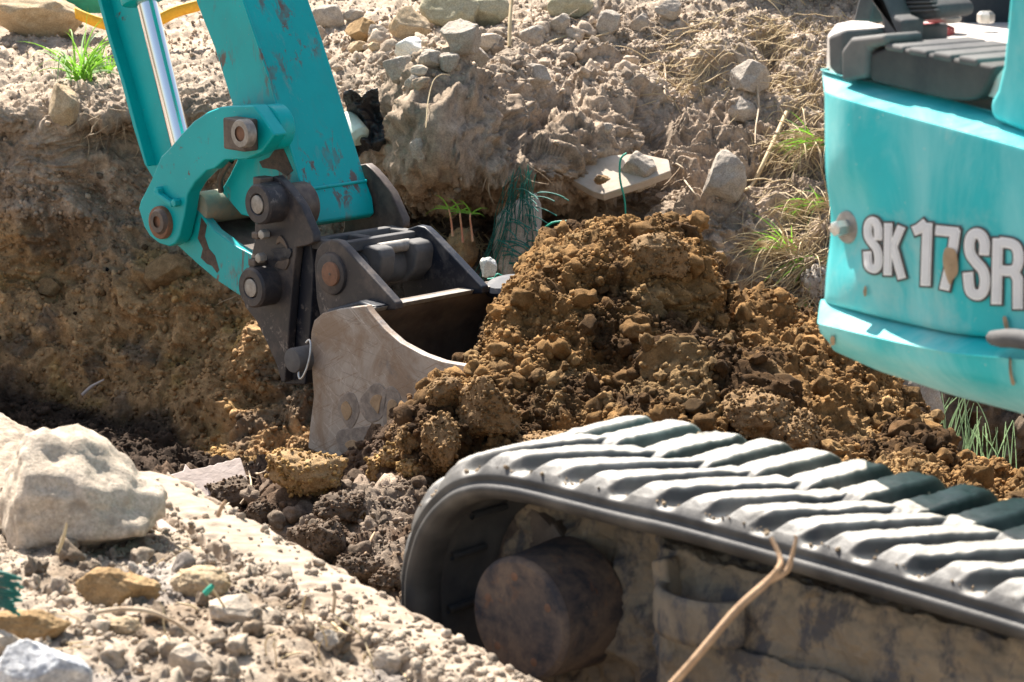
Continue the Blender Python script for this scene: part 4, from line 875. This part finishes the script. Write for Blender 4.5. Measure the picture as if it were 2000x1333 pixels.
rock(1248, 336, 84, 84, 'grey', 'grey stone block lying on the broken tile', 180, Y=TY - .02, angular=.9, sink=.5)
slabtile('broken_plank', [(292, 938), (346, 923), (358, 919), (362, 905), (372, 917), (402, 912), (410, 908), (417, 909), (425, 904), (436, 903), (441, 900), (452, 899), (458, 895), (470, 894), (484, 938), (470, 948), (360, 985)], .014, M_wood, 4.72, (.1, -.62, .75), 'splintered pale wooden board stuck in the trench soil', 'wooden board')
for i, (x, y, l) in enumerate(((366, 905, 30), (440, 892, 20), (455, 890, 22), (425, 897, 18))):
    pass
slabtile('wood_chip', [(522, 968), (548, 958), (562, 972), (534, 992)], .012, M_paleplank, 4.42, (.0, -.5, .85), 'small pale wood chip in front of the ochre clod', 'wood chip')
# pale kerb-like edge strip of the near bank
pl = [];
for i, t in enumerate(np.linspace(.04, 1.25, 90)):
    c = E1 + (E2 - E1) * t; jn = .002 * math.sin(i * .7) + .0012 * math.sin(i * 1.9)
    pl.append([tuple(c + en * o_ + Z * z_) for o_, z_ in ((-.012 + jn, -.045), (-.012 + jn, .020), (-.006 + jn, .027), (.060, .037 + .002 * math.sin(i * 2.3)), (.075 + jn, .032), (.080, -.03))])
SLB = crgrid(np.array(pl), 420, 60); SN = orient(gnormals(SLB), SLB); SLB = SLB + SN * (.0035 * fbm(SLB.reshape(-1, 3) * 18, 4) + .0015 * fbm(SLB.reshape(-1, 3) * 70, 3)).reshape(SLB.shape[:2])[..., None]
o = grid_obj('edge_slab', SLB, M_paleplank); tag(o, 'long pale dusty slab edge running diagonally beside the huge boulder', 'slab')
rng = np.random.default_rng(90); uu = np.arange(420)[:, None] / 420; mk = (np.arange(60)[None, :] > 22) & (rng.random((420, 60)) < .04 + 1.0 * uu ** 2.2)
a = pick(SLB, np.tile(np.array([0, 0, 1.0]), SLB.shape[:2] + (1,)), np.tile(np.array([[.40, .33, .26]]), (SLB.size // 3, 1)), 1500, mk, rng)
crumbs('slab_grit', a[0], a[1], plaw(1500, .0012, .0075, 2.1, rng), cvar(a[2], rng, .2), M_soil, 2, 14, 'dirt and grit spilled over the pale slab edge', 'grit', .45)
slabtile('wood_offcut', [(304, 1016), (316, 1012), (378, 1060), (374, 1072), (308, 1032)], .014, M_wood, 2.72, (-.1, -.5, .85), 'short brown wood offcut right of the huge boulder', 'wooden board')
# yellow strap, green panel
def ribbon(name, pts, wid, mat, label, cat, th=.004, upv=Vector((0, -.3, 1))):
    p = cr(np.array([tuple(q) for q in pts]), len(pts) * 8, 0); Tn = np.gradient(p, axis=0); Tn /= np.linalg.norm(Tn, axis=1)[:, None]
    W_ = np.cross(Tn, np.cross(np.array(upv), Tn)); W_ /= np.linalg.norm(W_, axis=1)[:, None]
    V = np.stack([p - W_ * wid / 2, p, p + W_ * wid / 2], 1); o = grid_obj(name, V, mat); m_ = o.modifiers.new('s', 'SOLIDIFY'); m_.thickness = th; tag(o, label, cat); return o
ribbon('yellow_strap', [at(146, 26, 6.9), at(168, 36, 6.86), at(196, 46, 6.85), at(240, 54, 6.85), at(300, 44, 6.85), at(345, 24, 6.85), at(400, 8, 6.9), at(460, -18, 7.0)], .030, M_cloth, 'bright yellow webbing strap lying on the bank behind the arm', 'strap')
boxm('plastic_sheet', at(168, 4, 7.1), (Vector((1, 0, 0)), Vector((0, 1, 0)), Z), (.16, .02, .06), M_greenpipe, None, .003); tag(bpy.context.scene.objects['plastic_sheet'], 'dark green plastic panel behind the yellow strap at the top edge', 'plastic panel')
# crumpled black plastic
def crumple(name, cx, cy, w, h, Y, mat, label, cat, seed, amp=.05):
    nu, nv = 60, 60; U_, Vv = np.meshgrid(np.linspace(-1, 1, nu), np.linspace(-1, 1, nv), indexing='ij')
    r = 1 + .25 * fbm(np.stack([np.arctan2(Vv, U_).ravel() * 1.2, np.full(U_.size, seed), np.zeros(U_.size)], 1), 3).reshape(U_.shape)
    X = cx + U_ * w / 2 * r + 8 * Vv; Yp = cy + Vv * h / 2 * r - 12 * U_; Pp = np.array([[tuple(at(X[i, j], Yp[i, j], Y)) for j in range(nv)] for i in range(nu)])
    f = fbm(Pp.reshape(-1, 3) * 7 + seed, 4, ridge=True).reshape(U_.shape); Pp = Pp + np.array([0, -1, .3]) * (amp * (f - .3))[..., None] * (1 - .0 * U_[..., None])
    o = grid_obj(name, Pp, mat); m_ = o.modifiers.new('s', 'SOLIDIFY'); m_.thickness = .002; tag(o, label, cat); return o
hb = hit(715, 240)[0].y
crumple('plastic_bag', 716, 245, 66, 112, hb - .09, M_bag, 'crumpled black plastic bag torn in the bank right of the arm', 'plastic bag', 3)
revolve('white_pipe_elbow', at(672, 232, hb - .1), Vector((.5, -.6, -.5)), disc_prof(.028, .08, .012), simple('mint_plastic', (.62, .72, .64), (.42, .48, .40), .6, 0, 30), None); tag(S.objects['white_pipe_elbow'], 'pale mint plastic pipe end poking out beside the arm', 'pipe')

# blades, roots, straw
def blade(base, dirv, L_b, wid, droop, rngb, nseg=9):
    dirv = Vector(dirv).normalized(); side = dirv.cross(Vector((rngb.uniform(-.3, .3), -1, rngb.uniform(-.2, .2)))).normalized(); V = []; p_ = Vector(base); dcur = dirv.copy()
    for i in range(nseg + 1):
        t = i / nseg; w_b = wid * (1 - t ** 1.8) * (.65 + .35 * min(1, t * 4)); V += [tuple(p_ - side * w_b / 2 + Vector((0, -.15 * w_b, 0))), tuple(p_ + Vector((0, .15 * w_b, -.1 * w_b))), tuple(p_ + side * w_b / 2 + Vector((0, -.15 * w_b, 0)))]
        dcur = (dcur + Vector((0, 0, -1)) * droop / nseg * (1 + 2 * t)).normalized(); p_ = p_ + dcur * L_b / nseg
    return np.array(V), gridfaces(nseg + 1, 3)
def tuft(name, px, py, n, Lr, wid, droop, mat, label, cat, seed, Y=None, spread=1.0, lean=(0, 0, 1), group=None, parts=None, jit=.02):
    rb = random.Random(seed); P0 = at(px, py, Y) if Y else hit(px, py)[0]; ms = []
    for i in range(n):
        a_ = rb.uniform(0, 2 * math.pi); e = rb.uniform(.1, 1.0) * spread; dv = Vector(lean) + Vector((math.cos(a_) * e, math.sin(a_) * e * .7 - .15, rb.uniform(-.1, .2)))
        ms.append(blade(P0 + Vector((rb.uniform(-jit, jit), rb.uniform(-jit, 0), rb.uniform(-jit, jit) * .4)), dv, rb.uniform(*Lr), wid * rb.uniform(.6, 1.2), droop * rb.uniform(.5, 1.5), rb))
    o = merge(name, ms, mat); 
    if label: tag(o, label, cat, group)
    return o
g = tuft('grass_tuft', 165, 158, 34, (.08, .21), .0062, 1.1, M_leaf, 'bright green grass tuft at the edge of the trench left of the arm', 'grass tuft', 1, spread=.9)
gb = tuft('dusty_blade', 150, 158, 16, (.10, .24), .0075, 1.6, M_leafblue, None, None, 2, spread=1.3); setpar(gb, g)
tuft('grass_tuft', 205, 140, 16, (.05, .11), .0055, .6, M_leaf, 'small yellow green grass tuft right beside the cylinder guard', 'grass tuft', 3, spread=.7)
rs = 31
for (x, y, lab, s_, ln) in ((1596, 280, 'green grass tuft sprouting at the upper left edge of the turquoise panel', 1.0, (-.6, 0, .3)), (1600, 400, 'mixed green grass tuft left of the round panel bolt', 1.1, (-.8, 0, .2)),
                      (1600, 505, 'green grass tuft left of the printed lettering', 1.2, (-.7, 0, -.1)), (1590, 585, 'lowest green grass tuft above the right shoulder of the heap', 1.2, (-.5, 0, -.2)), (1540, 490, 'thin green blades standing out over the slope', .8, (-.6, 0, .5))):
    rs += 1; t_ = tuft('grass_tuft', x, y, int(30 * s_), (.06, .15), .0042, .9, M_leaf, lab, 'grass tuft', rs, spread=.8, lean=ln)
    t2 = tuft('dry_blade', x, y, 60, (.09, .26), .0032, 1.6, M_straw, None, None, rs + 50, spread=1.0, jit=.05, lean=ln); setpar(t2, t_)
for (x, y, lab, l_) in ((1860, 775, 'hanging dull green grass in the shade below the machine body', (-.2, -.1, -.6)), (1930, 830, 'long hanging blades furthest right in the shade', (.1, 0, -.9))):
    rs += 1; tuft('grass_tuft', x, y, 26, (.12, .30), .0028, 1.2, M_leafblue, lab, 'grass tuft', rs, spread=.7, lean=l_, jit=.05, Y=5.3)
# dry straw mats (nobody could count)
def straw(name, zones, n, label, seed, mat, rad=.0011, Lr=(.03, .13), only='bank'):
    rb = random.Random(seed); ms = []
    for _ in range(n):
        (x, y, rx, ry, ang, sp) = rb.choice(zones); px_, py_ = rb.gauss(x, rx), rb.gauss(y, ry); h_, nn2 = hit(px_, py_, only); a_ = R(ang + rb.gauss(0, sp)); Ls = rb.uniform(*Lr)
        dv = Vector((math.cos(a_), rb.uniform(-.35, .1), math.sin(a_))); pts = [h_ + Vector((0, -.006, .004))]; 
        for k in range(4):
            dv = (dv + Vector((rb.gauss(0, .28), rb.gauss(0, .15), rb.gauss(0, .25) - .06))).normalized(); pts.append(pts[-1] + dv * Ls / 4)
        ms.append(tube(None, pts, [rad * rb.uniform(.6, 1.5)] * 4 + [rad * .4], None, seg=4, smooth=2))
    o = merge(name, ms, mat); tag(o, label, 'dry grass', kind='stuff'); return o
straw('dry_straw', [(1560, 60, 45, 40, 250, 45), (1580, 180, 35, 60, 250, 40), (1560, 300, 40, 60, 240, 45), (1585, 430, 40, 60, 230, 50), (1575, 540, 38, 45, 220, 50)], 800, 'tangled dry straw hanging along the slope beside the machine body', 5, M_straw)
straw('dead_grass_mat', [(1400, 60, 60, 22, 215, 30), (1370, 110, 50, 30, 235, 35), (1420, 150, 60, 20, 230, 60), (1330, 150, 40, 30, 230, 40), (1500, 90, 50, 25, 200, 50), (1490, 330, 25, 60, 240, 20)], 260, 'dead grass strewn over the upper right slope', 6, M_straw, .0010)
straw('dead_grass_scraps', [(1180, 60, 60, 14, 170, 30), (1040, 60, 40, 30, 200, 60), (300, 30, 60, 12, 180, 30), (600, 60, 120, 20, 190, 50), (1300, 330, 50, 50, 250, 40)], 110, 'scattered dry scraps on top of the far bank', 7, M_root, .0009, (.02, .08))
straw('wall_roots', [(170, 240, 40, 30, 260, 40), (230, 250, 40, 25, 200, 50), (960, 360, 60, 40, 260, 40), (500, 640, 150, 80, 260, 60)], 60, 'hair roots hanging out of the trench wall', 8, M_root, .0008, (.03, .09))
straw('near_straw', [(480, 1160, 120, 60, 200, 60), (200, 1280, 120, 40, 200, 50), (330, 1090, 60, 30, 240, 50), (700, 1270, 80, 30, 140, 40)], 60, 'dry stalk scraps on the near bank', 9, M_straw, .0007, (.015, .06), 'near')
def root(name, pts, r0, mat, label, cat, dy=-.02, only=None, r1=None, group=None):
    P3 = []
    for q in pts:
        if len(q) == 3: P3.append(at(*q))
        else: h_ = hit(q[0], q[1], only)[0]; P3.append(h_ + (CAM - h_).normalized() * abs(dy))
    o = tube(name, P3, [r0, r0, r1 or r0 * .5], mat, None, 7, 5); tag(o, label, cat, group); return o
root('root', [(1478, 96), (1474, 130), (1480, 180), (1482, 210), (1476, 250), (1475, 280)], .0028, M_root, 'long white root hanging down over the triangular stone', 'root', -.03)
root('stalk', [(1536, 220), (1500, 300), (1470, 360), (1452, 372)], .0055, M_straw, 'thick straw stalk lying down the slope right of the oval stone', 'stalk', -.04)
root('root', [(1296, 110), (1300, 150), (1298, 180), (1310, 196), (1338, 208)], .0026, M_root, 'curved pale root in the centre of the dusty slope', 'root', -.02)
root('root', [(1320, 320), (1334, 330), (1336, 350), (1352, 372), (1366, 392)], .0026, M_root, 'wavy root dropping from the right end of the tile', 'root', -.03)
root('stalk', [(1000, -10, 6.75), (996, 40, 6.7), (995, 92, 6.66)], .0050, M_straw, 'upright pale stem standing at the top centre of the bank', 'stalk', r1=.005)
root('root', [(1274, 60), (1290, 70), (1305, 78)], .0024, M_root, 'short forked root near the top of the dusty slope', 'root', -.03)
root('stalk', [(1056, 90), (1110, 70), (1150, 74), (1190, 64)], .0022, M_straw, 'long dry stalk lying between the stones at the top', 'stalk', -.03)
root('grass_stalk', [(832, 250), (836, 200), (846, 160), (862, 146), (880, 148)], .0013, M_straw, 'bent thin stalk hanging over the big overhanging lump', 'stalk', -.03)
root('twig', [(1310, 1340, 1.93), (1372, 1270, 1.93), (1440, 1190, 1.94), (1500, 1136, 1.95), (1520, 1112, 1.95), (1524, 1090, 1.96), (1506, 1050, 1.97)], .0033, M_twig, 'forked brown twig blurred in front of the track frame', 'twig', r1=.0015)
tw = S.objects['twig']; o = tube('twig_fork', [at(1500, 1136, 1.95), at(1536, 1116, 1.95), at(1546, 1090, 1.95), at(1556, 1048, 1.95)], [.0026, .0024, .0009], M_twig, tw, 7, 5)
root('twig', [(700, 1150), (706, 1110), (722, 1060), (732, 1040)], .0028, M_twig, 'small brown twig in the shaded lumps beside the track', 'twig', -.05, 'heap')
root('twig', [(425, 1010, 2.62), (433, 990, 2.62), (442, 977, 2.62)], .0022, M_twig, 'short twig stump standing up on the pale bank edge', 'twig')
root('twig', [(650, 1200, 2.4), (654, 1165, 2.4), (650, 1150, 2.4)], .0018, M_root, 'white stem stub leaning on the pale bank edge', 'twig')
root('twig', [(160, 772), (178, 756), (203, 742)], .0040, M_wood, 'pale stick standing out against the dark trench wall', 'twig', -.03)
root('stalk', [(112, 1080, 2.5), (124, 1050, 2.5), (130, 1022, 2.5)], .0020, M_straw, 'thin orange stem in front of the huge boulder', 'stalk')
root('root', [(190, 1196, 2.2), (240, 1190, 2.2), (290, 1194, 2.2), (340, 1215, 2.2), (392, 1250, 2.2)], .0022, M_root, 'long dry root arching over the near bank under the ochre clod', 'root')
root('stalk', [(640, 1210), (690, 1250), (760, 1290), (800, 1330)], .0016, M_straw, 'dry straw stem lying at the foot of the near bank', 'stalk', -.01, 'near')
for i, (pts, lab) in enumerate((([(398, 985), (430, 950), (470, 930), (500, 935)], 'thin'), ([(440, 990), (470, 960), (505, 905)], 'upright'), ([(480, 905), (500, 925), (520, 920)], 'short'), ([(470, 985), (490, 955), (486, 920)], 'curled'))):
    root('root', pts, .0024, M_root, lab + ' bare root in the tangle beside the broken board', 'root', -.06, 'heap')
# sprouts by the bucket
for i, (x, y, h_, lab) in enumerate(((882, 440, 70, 'leftmost of the three green sprouts above the bucket'), (902, 452, 88, 'middle one of the three green sprouts above the bucket'), (921, 450, 74, 'rightmost of the three green sprouts above the bucket'))):
    st_ = tube('sprout', [at(x + 2, y + 22, 5.86), at(x, y, 5.86), at(x - 3, y - h_ * .3, 5.85), at(x - 6 + i * 2, y - h_ * .45, 5.85)], [.0026, .0022, .0016], simple('red_stem%d' % i, (.45, .16, .10), (.50, .36, .22), .6, 0, 30), None, 6, 4); tag(st_, lab, 'sprout')
    rb = random.Random(i); ms = [blade(at(x - 5 + i * 2, y - h_ * .42, 5.85), (sx, -.1, .55), rb.uniform(.035, .065), .0038, .8, rb) for sx in (-1.2, 1.3, -.2, .5, -.6)]; lf = merge('sprout_leaf', ms, M_leaf, st_)
straw('sprout_roots', [(890, 470, 12, 10, 200, 60), (915, 480, 12, 14, 270, 40), (930, 470, 8, 8, 300, 40)], 60, 'dry root clump under the three sprouts', 21, M_straw, .0014, (.03, .10), 'bank')
rock(896, 500, 80, 110, 'brown', 'brown root ball clod under the three sprouts', 190, Y=5.95, sink=.5, cat='clod', name='soil_clod')
rock(954, 522, 34, 40, 'white', 'white speckled lump right of the sprouts', 191, Y=5.7, sink=.5)
# green netting rolled in the cave, with a stone inside it
rock(1008, 490, 95, 230, 'grey', 'tall grey wedge stone wrapped in green netting', 192, Y=5.97, sink=.5, angular=.6, roll=-8)
rb = random.Random(77); ms = []
for i in range(55):
    t = rb.random(); x0 = 1020 + rb.gauss(0, 12); x1 = 985 + rb.uniform(-55, 75); pts = [at(x0 + (x1 - x0) * u_ + rb.gauss(0, 3), 320 + (rb.uniform(200, 235)) * u_, 5.93 - .02 * rb.random()) for u_ in (0 + t * .3, .33 + t * .2, .66, 1)]
    ms.append(tube(None, pts, .0009, None, seg=3, smooth=2))
for i in range(44):
    x0 = 1030 + rb.uniform(-60, 25); y0 = rb.uniform(370, 540); a_ = rb.uniform(-.5, 1.3); ln = rb.uniform(18, 60); pts = [at(x0 + u_ * ln * math.cos(a_), y0 - u_ * ln * math.sin(a_) * .4 + u_ * u_ * 18, 5.90 - .05 * u_) for u_ in (0, .35, .7, 1)]
    ms.append(tube(None, pts, .0014, None, seg=4, smooth=2))
o = merge('green_netting', ms, M_net); tag(o, 'frayed dark green netting wrapped over the wedge stone in the hollow', 'netting')
for x, lab, pts in ((0, 'green plastic strand curling out right of the netting', [(1050, 462, 5.85), (1078, 436, 5.82), (1118, 432, 5.8)]), (1, 'green plastic cord hanging over the broken tile', [(1224, 300, TY - .07), (1212, 312, TY - .07), (1211, 350, TY - .07), (1220, 392, TY - .07), (1222, 436, TY - .07)]),
                    (2, 'small green plastic wisp right of the sprouts', [(952, 546, 5.65), (966, 544, 5.65), (972, 536, 5.65), (988, 544, 5.65)])):
    root('plastic_strand', pts, .0026, M_greenp, lab, 'plastic cord', r1=.0018)
root('plastic_strand', [(400, 1160, 2.3), (410, 1150, 2.3), (416, 1143, 2.3)], .003, M_greenp, 'tiny green plastic scrap on the near bank', 'plastic cord', r1=.002)
rb = random.Random(5); ms = [tube(None, [at(-20 + rb.gauss(0, 8), y_, 2.2), at(10, y_ + 4, 2.18), at(rb.uniform(25, 45), y_ + rb.uniform(0, 22), 2.18)], .0014, None, seg=4, smooth=3) for y_ in (rb.uniform(1115, 1185) for _ in range(26))]
o = merge('green_netting', ms, M_net); tag(o, 'blurred scrap of green netting at the left edge of the near bank', 'netting')
